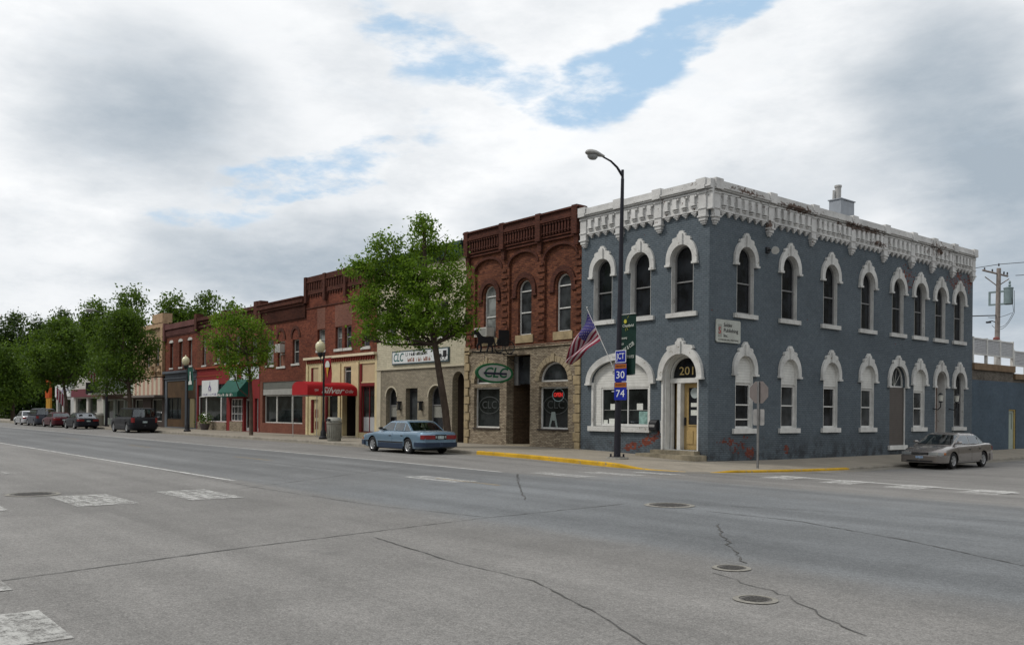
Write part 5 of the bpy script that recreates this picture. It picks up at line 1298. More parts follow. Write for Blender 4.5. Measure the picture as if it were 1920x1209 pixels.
def vehicle(name, label, cat, loc, rz, sp, group=None):
    L, W, H, WB, rw = sp['L'], sp['W'], sp['H'], sp['WB'], sp['rw']
    paint = sp['paint']; top = sp['top']; xs_off = sp.get('xoff', 0)
    root = thing(name, label, cat, loc, rz, group)
    LOC[root.name] = Vector((0, 0, 0)); root.scale = (sp.get('s', 1),) * 3
    def bl(m__, nm, mt, par, sm=False): return m__.build(nm, mt, par, smooth=sm, local=True)
    def hw(x):
        e = max(0, min(1, (L / 2 - abs(x)) / .42)); f = 1 - .17 * (1 - e) ** 2.2
        if x > 0: f *= 1 - .03 * ss((x - .2 * L) / (.3 * L))
        return W / 2 * f
    def zb(x): e = max(0, abs(x) - L / 2 + .55) / .55; return .19 + .09 * e
    N = 34; rows_ = []
    st = [-L / 2 + L * k / N for k in range(N + 1)]; st = sorted(set([-L / 2, -L / 2 + .03, -L / 2 + .09] + st[1:-1] + [L / 2 - .09, L / 2 - .03, L / 2]))
    for x in st:
        h_, b0, t0 = hw(x), zb(x), interp(top, x)
        if L / 2 - abs(x) < .035: t0 -= .05 * (1 - (L / 2 - abs(x)) / .035); b0 += .03
        half = [(0, b0), (.88 * h_, b0), (.97 * h_, b0 + .05), (h_ * .995, b0 + .16), (h_, b0 + (t0 - b0) * .5), (h_ * .985, t0 - .14), (h_ * .955, t0 - .05), (h_ * .89, t0 - .008), (h_ * .5, t0 + .02), (0, t0 + .028)]
        rows_.append([(x, -y_, z_) for y_, z_ in half] + [(x, y_, z_) for y_, z_ in half[-2:0:-1]])
    m__ = MB(); m__.grid(rows_, 0, True); m__.cap(rows_[0][::-1]); m__.cap(rows_[-1])
    body = bl(m__, 'body', [paint, under], root, 35)
    # wheel arches cut out
    m__ = MB(); ra = rw + .055
    for sx in (-1, 1):
        for sy in (-1, 1):
            xc = sx * WB / 2 + xs_off
            ring = lambda y_: [(xc + ra * math.cos(2 * math.pi * k / 28), y_, rw + ra * math.sin(2 * math.pi * k / 28)) for k in range(28)]
            a_, b_ = (W / 2 - .30, W / 2 + .2) if sy > 0 else (-W / 2 - .2, -W / 2 + .30)
            r0, r1 = ring(a_), ring(b_); m__.grid([r0, r1], 1, True); m__.cap(r0, 1); m__.cap(r1[::-1], 1)
    cut = bl(m__, 'cutter', [paint, under], None)
    import bmesh
    bm = bmesh.new(); bm.from_mesh(cut.data); bmesh.ops.remove_doubles(bm, verts=bm.verts, dist=1e-4); bmesh.ops.recalc_face_normals(bm, faces=bm.faces); bm.to_mesh(cut.data); bm.free()
    md = body.modifiers.new('cut', 'BOOLEAN'); md.operation = 'DIFFERENCE'; md.object = cut; md.solver = 'EXACT'
    bpy.context.view_layer.update(); dg = bpy.context.evaluated_depsgraph_get()
    mt_ = body.matrix_world.copy(); cut.matrix_world = mt_; bpy.context.view_layer.update(); dg = bpy.context.evaluated_depsgraph_get()
    me = bpy.data.meshes.new_from_object(body.evaluated_get(dg)); body.modifiers.clear(); body.data = me; bpy.data.objects.remove(cut)
    # greenhouse
    gbf, gbr, grf, grr = sp['gf'], sp['gr'], sp['rf'], sp['rr']; zbelt = sp['belt']; w0, w1 = W / 2 * .90, W / 2 * sp.get('rw_', .68); zt_ = H - .07
    def lv(t_): return (gbf + (grf - gbf) * t_, gbr + (grr - gbr) * t_, w0 + (w1 - w0) * t_, zbelt + (zt_ - zbelt) * t_)
    def loop(xf, xr, h_, z_, bow):
        p = []
        for k in range(7): f_ = -1 + 2 * k / 6; p.append((xf - bow * f_ * f_ * 1.0, f_ * h_, z_))
        for k in range(1, 8): p.append((xf - bow + (xr - xf + 2 * bow) * k / 8, h_, z_))
        for k in range(7): f_ = 1 - 2 * k / 6; p.append((xr + bow * f_ * f_, f_ * h_, z_))
        for k in range(1, 8): p.append((xr + bow - (xr - xf + 2 * bow) * k / 8, -h_, z_))
        return p
    m__ = MB(); lps = [loop(lv(t_)[0], lv(t_)[1], lv(t_)[2], lv(t_)[3], .12) for t_ in (.93, 1.0)]
    a_ = lv(1.0); lps.append(loop(a_[0] - .10, a_[1] + .10, a_[2] - .07, zt_ + .035, .1)); lps.append(loop(a_[0] - .3, a_[1] + .3, a_[2] - .25, zt_ + .062, .08)); lps.append(loop((a_[0] + a_[1]) / 2 + .1, (a_[0] + a_[1]) / 2 - .1, .1, H, .02))
    m__.grid(lps, 0, True); m__.cap(lps[-1]); m__.cap(lps[0][::-1])
    for f_ in (True, False):      # corner pillars and lower screen surround
        for q0, q1, t0_, t1_ in ((-1, -.90, -.1, .95), (.90, 1, -.1, .95), (-1, 1, -.12, .05)):
            rr_ = []
            for j in range(5):
                tt = t0_ + (t1_ - t0_) * j / 4; b_ = lv(tt); rr_.append([((b_[0] - .12 * q * q) if f_ else (b_[1] + .12 * q * q), q * b_[2], b_[3]) for q in [q0 + (q1 - q0) * k / 6 for k in range(7)]])
            m__.grid(rr_)
    cab_ = m__
    def sidey(z_): t_ = (z_ - zbelt) / (zt_ - zbelt); return w0 + (w1 - w0) * t_
    def pane(poly_, sy, nm, mt, par, o=.005, th=.003):
        m2 = MB(); P_ = lambda s, z, oo=0: (s, sy * (sidey(z) + o + oo), z); m2.prism(P_, poly_, -.01, th); return bl(m2, nm, mt, par)
    def xfz(z_, f): t_ = (z_ - zbelt) / (zt_ - zbelt); return (gbf + (grf - gbf) * t_) if f else (gbr + (grr - gbr) * t_)
    zl, zh = zbelt + .05, zt_ - .055
    splits = sp['splits']      # x of pillars between side windows, front to rear
    for sy in (-1, 1):
        cab_h = []; xs_ = [None] + splits + [None]
        for k in range(len(xs_) - 1):
            a_, b_ = xs_[k], xs_[k + 1]
            fx = lambda z_, q=a_: (xfz(z_, True) - .17 if q is None else q - .035)
            rx = lambda z_, q=b_: (xfz(z_, False) + sp.get('cp', .22) if q is None else q + .035)
            poly_ = [(rx(zl), zl), (fx(zl), zl), (fx(zh), zh), (rx(zh), zh)]
            pane(poly_, sy, 'side_window', cglass, root); cab_h.append(poly_)
        pane([(xfz(zl, False) + .1, zl - .03), (xfz(zl, True) - .08, zl - .03), (xfz(zl, True) - .10, zl - .012), (xfz(zl, False) + .1, zl - .012)], sy, 'belt_trim', trimb, root)
        zz0, zz1 = zbelt - .03, zt_ - .02
        P_ = lambda s, z, oo=0, sy=sy: (s, sy * (sidey(z) + oo), z)
        cab_.prism(P_, [(xfz(zz0, False) + .1, zz0), (xfz(zz0, True) - .1, zz0), (xfz(zz1, True) - .1, zz1), (xfz(zz1, False) + .1, zz1)], -.02, .0, holes=cab_h, back=True)
    bl(cab_, 'cabin', paint, root, 28)
    m2 = MB(); m2.bx(gbr + .25, gbf - .25, -w0 + .08, w0 - .08, interp(top, 0) + .02, interp(top, 0) + .045); m2.bx(gbf - .55, gbf - .12, -w0 + .12, w0 - .12, zbelt - .02, zbelt + .06)
    for sx_ in ((gbf + gbr) / 2 + .12, gbr + .62):
        for sy in (-1, 1):
            m2.bx(sx_ - .08, sx_ + .06, sy * .38 - .24, sy * .38 + .24, zbelt - .1, zbelt + .16); m2.bx(sx_ - .07, sx_ + .02, sy * .38 - .13, sy * .38 + .13, zbelt + .16, zbelt + .33)
    m2.tube([(gbf - .62 + .03 * math.sin(2 * math.pi * k / 14), .38 + .17 * math.cos(2 * math.pi * k / 14), zbelt + .04 + .16 * math.sin(2 * math.pi * k / 14)) for k in range(15)], .014, 5, caps=False)
    bl(m2, 'seats', plain('seat_cloth', (.05, .05, .055), .9, .2, 9, local=True), root)
    for f_ in (True, False):
        m2 = MB(); rr_ = []
        for j in range(7):
            t_ = .05 + .86 * j / 6; a_ = lv(t_); row = []
            for k in range(9):
                q = (-1 + 2 * k / 8) * .90; xx_ = (a_[0] - .12 * q * q + .012) if f_ else (a_[1] + .12 * q * q - .012)
                row.append((xx_, q * a_[2], a_[3] + .006))
            rr_.append(row)
        m2.grid(rr_); bl(m2, 'windscreen' if f_ else 'rear_window', cglass, root, 60)
    # outline patches round the plan
    npts = []
    for k in range(0, 9): npts.append((L / 2, hw(L / 2) * k / 8))
    xx_ = L / 2
    for x in reversed(st): npts.append((x, hw(x)))
    for k in range(8, -1, -1): npts.append((-L / 2, hw(-L / 2) * k / 8))
    acc = [0]
    for a_, b_ in zip(npts, npts[1:]): acc.append(acc[-1] + math.dist(a_, b_))
    tot = acc[-1]
    def atd(d):
        d = max(0, min(tot, d))
        for k in range(len(acc) - 1):
            if d <= acc[k + 1] + 1e-9:
                t_ = 0 if acc[k + 1] == acc[k] else (d - acc[k]) / (acc[k + 1] - acc[k]); a_, b_ = npts[k], npts[k + 1]
                tv = Vector((npts[min(k + 2, len(npts) - 1)][0] - npts[max(k - 1, 0)][0], npts[min(k + 2, len(npts) - 1)][1] - npts[max(k - 1, 0)][1])).normalized()
                return a_[0] + (b_[0] - a_[0]) * t_, a_[1] + (b_[1] - a_[1]) * t_, tv
        return npts[-1][0], npts[-1][1], Vector((-1, 0))
    def patch(nm, mt, d0, d1, z0, z1, off, sides=(1, -1), par=None, rear=False, taper=0):
        if rear: d0, d1 = tot - d1, tot - d0
        m2 = MB()
        for sy in sides:
            rr_ = []; n_ = max(2, int((d1 - d0) / .08))
            for k in range(n_ + 1):
                x_, y_, tv = atd(d0 + (d1 - d0) * k / n_); nx, ny = -tv.y * -1, tv.x * -1
                nx, ny = (tv.y, -tv.x)
                if nx * x_ + ny * y_ < 0 and (abs(x_) > L / 2 - .5 or ny < 0): nx, ny = -nx, -ny
                q = off; zz0 = z0 + taper * k / n_
                rr_.append([(x_ - nx * .03, sy * (y_ - ny * .03), zz0), (x_ + nx * q, sy * (y_ + ny * q), zz0 + .008), (x_ + nx * q, sy * (y_ + ny * q), z1 - .008), (x_ - nx * .03, sy * (y_ - ny * .03), z1)])
            m2.grid(rr_); m2.cap(rr_[0]); m2.cap(rr_[-1])
        return bl(m2, nm, mt, par or root, 30)
    hwf = hw(L / 2)
    for args in sp.get('patches', []):
        kw = args[7] if len(args) > 7 else {}
        if args[0] in ('taillight', 'headlight', 'indicator', 'reverse_light'):
            for sy in (1, -1): patch(*args[:7], sides=(sy,), **kw)
        else: patch(*args[:7], **kw)
    # doors: panels a little proud of the body, with gaps between
    for sy in (-1, 1):
        for x0, x1 in sp['doors']:
            m2 = MB(); rr_ = []
            for k in range(7):
                x = x0 + (x1 - x0) * k / 6; h_, b0, t0 = hw(x), zb(x), interp(top, x)
                pr_ = [(h_ * .995, b0 + .12), (h_, b0 + (t0 - b0) * .5), (h_ * .985, t0 - .14), (h_ * .955, t0 - .06)]
                rr_.append([(x, sy * (pr_[0][0] - .02), pr_[0][1] - .01)] + [(x, sy * (y_ + .007), z_) for y_, z_ in pr_] + [(x, sy * (pr_[-1][0] - .02), pr_[-1][1] + .01)])
            m2.grid(rr_); m2.cap(rr_[0]); m2.cap(rr_[-1]); d_ = bl(m2, 'door', paint, root, 35)
            m2 = MB(); zz = interp(top, x0) - .22; yy = hw(x0) * .985
            m2.bx(x0 + .08, x0 + .24, sy * (yy + .004) - .014, sy * (yy + .004) + .014, zz, zz + .04); bl(m2, 'handle', trimb, d_)
        # mirror
        m2 = MB(); a_ = lv(.12); mx_ = a_[0] - .28; yy = sy * (a_[2] + .12)
        m2.grid([[(mx_ - .06, yy + .09 * math.cos(t_ * math.pi / 4), a_[3] + .06 + .055 * math.sin(t_ * math.pi / 4)) for t_ in range(8)], [(mx_ + .04, yy + .09 * math.cos(t_ * math.pi / 4), a_[3] + .06 + .055 * math.sin(t_ * math.pi / 4)) for t_ in range(8)], [(mx_ + .10, yy + .05 * math.cos(t_ * math.pi / 4), a_[3] + .05 + .03 * math.sin(t_ * math.pi / 4)) for t_ in range(8)]], 0, True)
        m2.cap(m2.v[0:8]); m2.cap(m2.v[16:24]); m2.bx(mx_ - .01, mx_ + .05, min(yy, yy - sy * .2), max(yy, yy - sy * .2), a_[3] + .01, a_[3] + .045); bl(m2, 'mirror', sp.get('mirror', paint), root, 40)
    # wheels
    for sx in (-1, 1):
        for sy in (-1, 1):
            xc = sx * WB / 2 + xs_off; yc = sy * (W / 2 - .015); wdt = .20
            def rev(prof, nm, mt, par, seg=26):
                m2 = MB(); m2.grid([[(xc + r_ * math.cos(2 * math.pi * k / seg), yc - sy * o_, rw + r_ * math.sin(2 * math.pi * k / seg)) for k in range(seg)] for r_, o_ in prof], 0, True)
                return m2
            m2 = rev([(rw * .60, .02), (rw * .66, .005), (rw * .86, .0), (rw * .97, .02), (rw, .05), (rw, wdt - .03), (rw * .9, wdt), (rw * .3, wdt)], '', None, None); wh = bl(m2, 'wheel', rubber, root, 40)
            m2 = rev([(rw * .62, .012), (rw * .56, .03), (rw * .52, .05)], '', None, None)
            n_ = sp.get('spokes', 7)
            for k in range(n_):
                a_ = 2 * math.pi * k / n_; q = .5 * math.pi / n_ * 1.15
                p_ = [(.1, a_ - q * 2.2), (.1, a_ + q * 2.2), (.565, a_ + q * .9), (.565, a_ - q * .9)]
                pp = [(xc + rw * r_ * math.cos(t_), rw + rw * r_ * math.sin(t_)) for r_, t_ in p_]
                PFw = lambda s, z, o: (s, yc - sy * o, z); m2.prism(PFw, pp, .045, .018)
            m2.cap([(xc + rw * .17 * math.cos(2 * math.pi * k / 12), yc - sy * .008, rw + rw * .17 * math.sin(2 * math.pi * k / 12)) for k in range(12)])
            bl(m2, 'rim', wheelm, wh)
            m2 = MB(); m2.cap([(xc + rw * .55 * math.cos(2 * math.pi * k / 20), yc - sy * .055, rw + rw * .55 * math.sin(2 * math.pi * k / 20)) for k in range(20)]); bl(m2, 'brake_disc', under, wh)
    m2 = MB(); m2.bx(-L / 2 + .5, L / 2 - .5, -W / 2 + .32, W / 2 - .32, .16, .3); bl(m2, 'underbody', under, root)
    return root


blue = carpaint('paint_ice_blue', (.155, .245, .335), .4); blue_d = carpaint('paint_slate_blue', (.022, .036, .065), .0)
sed = dict(L=4.98, W=1.84, H=1.40, WB=2.81, rw=.325, paint=blue, belt=.915, gf=1.05, gr=-1.72, rf=.28, rr=-1.12, splits=[-.22, -.98], cp=.16, rw_=.74, s=.95,
           top=[(-2.49, .86), (-2.3, .93), (-1.7, .955), (-.5, .93), (.9, .92), (1.4, .87), (2.0, .80), (2.35, .72), (2.49, .62)], doors=[(-1.12, -.24), (-.21, .95)], mirror=trimb)
sed['patches'] = [('bumper', blue_d, 0, 1.32, .30, .50, .05, dict(rear=True)), ('bumper', blue_d, 0, 1.25, .28, .50, .05, {}), ('side_moulding', trimb, 2.36, 4.34, .43, .50, .012), ('moulding_strip', chrome, 2.36, 4.34, .475, .492, .016), ('cladding', blue_d, 2.36, 4.34, .21, .43, .008), ('side_moulding', trimb, 5.18, 5.6, .43, .50, .012), ('side_moulding', trimb, 1.3, 1.52, .43, .50, .012),
                  ('bumper_strip', chrome, 0, 1.2, .485, .502, .054, dict(rear=True)), ('taillight', tail, .28, .98, .62, .80, .014, dict(rear=True)), ('tail_panel', trimb, 0, .98, .60, .62, .012, dict(rear=True)), ('plate_recess', trimb, 0, .27, .60, .82, .006, dict(rear=True)),
                  ('licence_plate', plain('plate_pale', (.35, .42, .42), .5, .2, 20, local=True), 0, .15, .63, .77, .016, dict(rear=True)), ('reverse_light', lensm, .19, .26, .66, .77, .014, dict(rear=True)), ('headlight', lensm, .45, .95, .52, .64, .012), ('grille', trimb, 0, .4, .52, .64, .01),
                  ('indicator', amber, .95, 1.1, .52, .62, .012)]
vehicle('parked_sedan', 'ice blue sedan parked at the kerb in front of the nearest street tree', 'car', (-30.75, 19.80, R(-30.7, 19.8) - .0), math.pi, sed)

taup = carpaint('paint_pewter', (.235, .215, .205), .6)
mal = dict(L=4.84, W=1.76, H=1.43, WB=2.72, rw=.32, paint=taup, belt=.93, gf=1.35, gr=-1.75, rf=.42, rr=-1.02, splits=[-.20, -1.05], cp=.2, rw_=.70, s=.985, spokes=5,
           top=[(-2.42, .90), (-2.2, .98), (-1.7, .985), (-.6, .955), (.9, .925), (1.35, .89), (1.9, .80), (2.25, .70), (2.42, .58)], doors=[(-1.12, -.22), (-.19, .98)])
mal['patches'] = [('bumper', taup, 0, 1.3, .24, .52, .035), ('bumper', taup, 0, 1.3, .28, .56, .035, dict(rear=True)), ('headlight', lensm, .36, .98, .545, .665, .02), ('grille', trimb, 0, .33, .55, .645, .018), ('grille_bar', chrome, 0, .30, .585, .612, .026), ('air_intake', trimb, 0, .52, .27, .345, .04),
                  ('licence_plate', platem, 0, .15, .41, .51, .045), ('side_moulding', taup, 2.30, 4.2, .44, .50, .02), ('taillight', tail, .3, 1.0, .68, .86, .014, dict(rear=True)), ('indicator', amber, .98, 1.12, .56, .65, .016), ('rocker_strip', chrome, 2.3, 4.2, .22, .235, .014)]
vehicle('parked_sedan', 'pewter sedan facing the junction, parked beside the grey building side wall', 'car', (-16.82, 36.95, R(-16.8, 36.9) + .01), -math.pi / 2, mal)

grp = 'cars parked along the far kerb'


def far_sedan(label, x, y, col, **kw):
    p = carpaint('paint_' + '_'.join(label.split()[:2]), col, .35); d_ = dict(sed); d_.update(paint=p, s=.98, **kw)
    d_['patches'] = [('bumper', p, 0, 1.2, .30, .52, .04, dict(rear=True)), ('taillight', tail, .35, .98, .66, .84, .014, dict(rear=True)), ('licence_plate', MATS['plate_pale'], 0, .16, .62, .76, .02, dict(rear=True)), ('side_moulding', trimb, 2.36, 4.34, .45, .5, .012)]
    return vehicle('parked_car', label, 'car', (x, y, R(x, y)), math.pi, d_, grp)


navy = carpaint('paint_black', (.012, .013, .017), .2)
suv = dict(L=5.35, W=1.98, H=1.83, WB=3.25, rw=.38, paint=navy, belt=1.12, gf=1.25, gr=-2.58, rf=.62, rr=-2.42, splits=[-.25, -1.2], cp=.12, rw_=.78, s=.98, xoff=.05,
           top=[(-2.67, 1.08), (-2.4, 1.14), (1.1, 1.12), (1.5, 1.08), (2.3, 1.02), (2.67, .9)], doors=[(-1.3, -.27), (-.23, .9)],
           patches=[('bumper', navy, 0, 1.3, .42, .64, .07, dict(rear=True)), ('taillight', tail, .72, 1.0, .75, 1.1, .016, dict(rear=True)), ('licence_plate', MATS['plate_pale'], 0, .16, .72, .86, .02, dict(rear=True)), ('side_moulding', chrome, 2.5, 4.7, .56, .585, .014)])
vehicle('parked_wagon', 'black sport utility wagon parked behind the third street tree', 'car', (-67.9, 20.05, R(-68, 20)), math.pi, suv, grp)
far_sedan('black hatchback with a pale rear window, next ahead of the sport utility wagon', -82.0, 19.9, (.012, .014, .02), gr=-2.1)
far_sedan('dark maroon sedan parked ahead of the black hatchback', -90.2, 19.9, (.06, .012, .018))
gv = carpaint('paint_grey_van', (.045, .05, .065), .3); vn = dict(suv); vn.update(L=4.7, H=1.75, WB=2.85, paint=gv, gf=1.6, rf=.7, gr=-2.2, rr=-2.05, top=[(-2.35, 1.0), (1.3, 1.02), (1.8, .92), (2.35, .72)], splits=[-.1, -1.1], rw=.34, xoff=0)
vn['patches'] = [('bumper', gv, 0, 1.3, .4, .6, .05, dict(rear=True)), ('taillight', tail, .7, .95, .75, 1.0, .016, dict(rear=True))]
vehicle('parked_van', 'slate grey van parked between the maroon and the white cars', 'van', (-96.9, 19.9, R(-97, 20)), math.pi, vn, grp)
far_sedan('white car parked farthest along the row', -103.2, 19.9, (.55, .56, .58), H=1.5)

# ------------------------------------------------------------------ cobra head street light, signs, banner and flag
LX, LY = -22.2, 23.15
sl = thing('street_light', 'tall dark cobra head street light on the corner pavement, hung with route signs', 'street light', (LX, LY, 0)); polem = plain('bronze_pole', (.022, .022, .030), .4, .15, 3)


def cobra(root, x, y, z0, ztop, base=True):
    m__ = MB(); dx = .15
    m__.tube([(x, y, z0 + .05), (x + dx * .5, y, z0 + (ztop - z0) * .5), (x + dx, y, ztop)], [.125, .10, .06], 12); m__.tube([(x + dx, y, ztop), (x + dx, y, ztop + .32)], .05, 8)
    m__.build('pole', polem, root, smooth=True)
    m__ = MB(); pts = [(x + dx, y - .02, ztop + .12), (x + dx, y - .28, ztop + .36), (x + dx, y - .6, ztop + .52), (x + dx, y - 1.0, ztop + .60)]; m__.tube(pts, [.05, .042, .035, .03], 8); m__.build('arm', polem, root, smooth=True)
    m__ = MB(); rows_ = []; c0 = Vector((x + dx, y - .95, ztop + .60))
    for t_, r_, h_ in ((0, .05, .05), (.12, .075, .07), (.3, .14, .10), (.5, .19, .125), (.68, .185, .12), (.8, .12, .085), (.86, .03, .03)):
        rows_.append([(c0.x + r_ * math.cos(2 * math.pi * k / 14), c0.y - t_, c0.z + .02 + h_ * math.sin(2 * math.pi * k / 14) * (1 if math.sin(2 * math.pi * k / 14) > 0 else .6)) for k in range(14)])
    m__.grid(rows_, 0, True); m__.cap(rows_[0]); m__.cap(rows_[-1]); hd = m__.build('lamp_head', plain('lamp_grey', (.34, .34, .33), .5, .1, 5), root, smooth=True)
    m__ = MB(); rows_ = []
    for r_, z_ in ((.16, -.05), (.15, -.12), (.10, -.18), (.02, -.2)): rows_.append([(c0.x + r_ * math.cos(2 * math.pi * k / 14), c0.y - .55 + r_ * 1.3 * math.sin(2 * math.pi * k / 14), c0.z + z_) for k in range(14)])
    m__.grid(rows_, 0, True); m__.cap(rows_[-1]); m__.build('lens', plain('lens_grey', (.30, .31, .31), .25, .15, 8), hd, smooth=True)
    if base:
        m__ = MB(); m__.bx(x - .20, x + .20, y - .2, y + .2, z0 + .05, z0 + .075)
        for sx in (-1, 1):
            for sy in (-1, 1): m__.tube([(x + sx * .16, y + sy * .16, z0 + .03), (x + sx * .16, y + sy * .16, z0 + .17)], .035, 6)
        m__.build('base_plate', polem, root); m__ = MB(); m__.lathe([(.42, 0), (.40, .05), (.38, .055)], (x, y, z0), 20); m__.build('footing', collar, root)


cobra(sl, LX, LY, S(LX, LY), 9.97)
# banner
bn = thing('banner', 'dark green banner reading BOY and CUB SCOUTS, on the corner street light', 'banner', (LX + .45, LY, 3.0)); gbm = plain('banner_green', (.004, .024, .018), .75, .15, 3)
bx0, bx1 = LX + .20, LX + .84
m_ = MB(); n = 8; bf = lambda s, z, o=0: (s, LY - o + .03 * math.sin((s - bx0) * 5 + z), z)
m_.grid([[bf(bx0 + (bx1 - bx0) * k / 8, 3.0 + 2.12 * j / 12) for k in range(9)] for j in range(13)]); m_.build('cloth', gbm, bn, smooth=True)
m_ = MB(); m_.tube([(LX, LY, 5.13), (bx1, LY, 5.13)], .014, 6); m_.tube([(LX, LY, 2.99), (bx1, LY, 2.99)], .014, 6); m_.build('rod', alu, bn)
white_l = plain('banner_white', (.50, .52, .48), .7, .05); ylw = plain('banner_yellow', (.45, .42, .05), .7, .05)
def bt(tx, sz, x, z, w_, ang=0, sh=0): text_obj('lettering', tx, sz, (x, LY - .045, z), (math.cos(ang), 0, math.sin(ang)), (-math.sin(ang), 0, math.cos(ang)), white_l, bn, width=w_, shear=sh)
bm_ = (bx0 + bx1) / 2
bt('Chatfield', .13, bm_, 4.72, .52); bt('HOME', .10, bx0 + .15, 4.28, .25); bt('OF', .10, bx0 + .07, 4.08, .1); bt('BOY & CUB', .20, bm_ - .0, 3.95, .62, math.radians(28)); bt('SCOUTS', .14, bm_ + .04, 3.62, .48, 0, .25)
m_ = MB(); sc0 = (bx0 + .18, 4.88)
m_.prism(lambda s, z, o=0: (s, LY - .035 - o, z), [(sc0[0] + (.085 if k % 2 else .055) * math.cos(2 * math.pi * k / 20), sc0[1] + (.085 if k % 2 else .055) * math.sin(2 * math.pi * k / 20)) for k in range(20)], 0, .004)
for a_ in (-30, -60, -85, 50): m_.tube([(sc0[0] + .14 * math.cos(math.radians(a_)), LY - .036, sc0[1] + .14 * math.sin(math.radians(a_)) - (.1 if a_ < 0 else 0)), (sc0[0] + .24 * math.cos(math.radians(a_)), LY - .036, sc0[1] + .24 * math.sin(math.radians(a_)) - (.1 if a_ < 0 else 0))], .007, 4)
m_.build('sun_emblem', ylw, bn)
# route signs: three plates
rblue = plain('sign_blue', (.008, .018, .24), .45, .08, 4); rwhite = plain('sign_white_film', (.62, .64, .68), .45, .05); rgold = plain('sign_gold', (.30, .10, .015), .5, .15, 6)
def plate(label, z0, z1, tx, band, w_=.56):
    t = thing('route_sign', label, 'road sign', (LX + .02, LY - .16, z0)); q = lambda s, z, o=0: (LX + .30 + s, LY - .17 - o, z)
    def rr(a, b_, c_, d_, r_=.03): return [(a + r_, c_), (b_ - r_, c_), (b_, c_ + r_), (b_, d_ - r_), (b_ - r_, d_), (a + r_, d_), (a, d_ - r_), (a, c_ + r_)]
    m__ = MB(); m__.prism(q, rr(-w_ / 2, w_ / 2, z0, z1), 0, .01); m__.build('plate', rwhite if band is None else rblue, t)
    zt__ = z1
    if band is None: m__ = MB(); m__.prism(q, rr(-w_ / 2 + .025, w_ / 2 - .025, z0 + .025, z1 - .025, .02), .01, .013); m__.build('face', rblue, t)
    else:
        m__ = MB(); m__.box(q, -w_ / 2 + .02, w_ / 2 - .005, z1 - .19, z1 - .02, .01, .013); m__.build('gold_band', rgold, t); zt__ = z1 - .2
        text_obj('lettering', 'MINNESOTA', .09, (LX + .30, LY - .185, z1 - .105), (1, 0, 0), (0, 0, 1), plain('band_ink', (.12, .02, .02), .6), t, width=w_ - .12)
    text_obj('lettering', tx, .36 if band else .30, (LX + .30, LY - .187, (z0 + zt__) / 2), (1, 0, 0), (0, 0, 1), rwhite, t, width=w_ * (.68 if band else .74))
    m__ = MB(); m__.bx(LX - .13, LX + .15, LY - .17, LY + .14, (z0 + z1) / 2 - .03, (z0 + z1) / 2 + .02); m__.build('clamp', alu, t)
plate('blue plate with a white border reading JCT, topmost of the three route signs', 3.42, 3.86, 'JCT', None, .52)
plate('blue route plate reading 30 under an orange band, middle of the three', 2.76, 3.40, '30', 1, .58); plate('blue route plate reading 74 under an orange band, lowest of the three', 2.10, 2.74, '74', 1, .60)
# flag on an angled staff
fg = thing('flag', 'red white and blue striped flag on an angled staff off the corner street light', 'flag', (LX - .1, LY, 3.1))
s0 = Vector((LX - .12, LY, 3.1)); s1 = Vector((-23.80, LY, 5.50))
m_ = MB(); m_.tube([s0, s1], .016, 8); m_.lathe([(.0, 0), (.04, .03), (.03, .07), (0, .09)], (s1.x, s1.y, s1.z), 8); m_.build('staff', alu, fg); m_ = MB(); m_.bx(LX - .2, LX + .0, LY - .06, LY + .06, 3.04, 3.14); m_.build('staff_socket', polem, fg)
fred = plain('flag_red', (.17, .014, .035), .8, .1, 5); fwht = plain('flag_white', (.38, .32, .34), .8, .08, 5); fblu = plain('flag_blue', (.035, .03, .13), .8, .1, 5)
# canton corner near the staff tip; cloth hangs down and is folded
HO, FL = 1.42, 1.85
top_ = s1 + (s0 - s1).normalized() * .12; dirh = (s0 - s1).normalized()
def fpt(u, v):    # u along the fly 0..1, v along the hoist 0..1 from the tip
    h_ = top_ + dirh * HO * v * .92
    p = h_ + (Vector((-1.16, 0, -1.73)) * (1 - v) + Vector((-1.66, 0, -.82)) * v) * u
    return (p.x + .03 * math.sin(u * 9 + v * 3), p.y + .13 * math.sin(u * 6 + v * 9) * min(1, u * 3 + .2), p.z + .03 * math.sin(v * 9 + u * 4))
m_ = MB()
for k in range(13):
    va, vb = k / 13, (k + 1) / 13; u0 = .40 if k < 7 else 0
    m_.grid([[fpt(u0 + (1 - u0) * j / 16, v_) for j in range(17)] for v_ in (va, (va + vb) / 2, vb)], k % 2)
m_.grid([[fpt(.40 * j / 8, 7 / 13 * v_ / 6) for j in range(9)] for v_ in range(7)], 2)
fc = m_.build('cloth', [fred, fwht, fblu], fg)
for p_ in fc.data.polygons: p_.use_smooth = True
m_ = MB()
for r_ in range(9):
    for c_ in range(11):
        if (r_ + c_) % 2 == 0:
            u_, v_ = .4 * (c_ + .9) / 12, 7 / 13 * (r_ + .9) / 10; p_ = fpt(u_, v_); m_.face([(p_[0] + a_, p_[1] - .008, p_[2] + b_) for a_, b_ in ((0, .018), (-.016, -.014), (.016, -.014))])
m_.build('stars', fwht, fc)
# far flag and lights
cobra(thing('street_light', 'distant cobra head street light among the trees past the black wagon', 'street light', (-83.0, 22.2, 0)), -83.0, 22.2, S(-83, 22.2), 9.6)

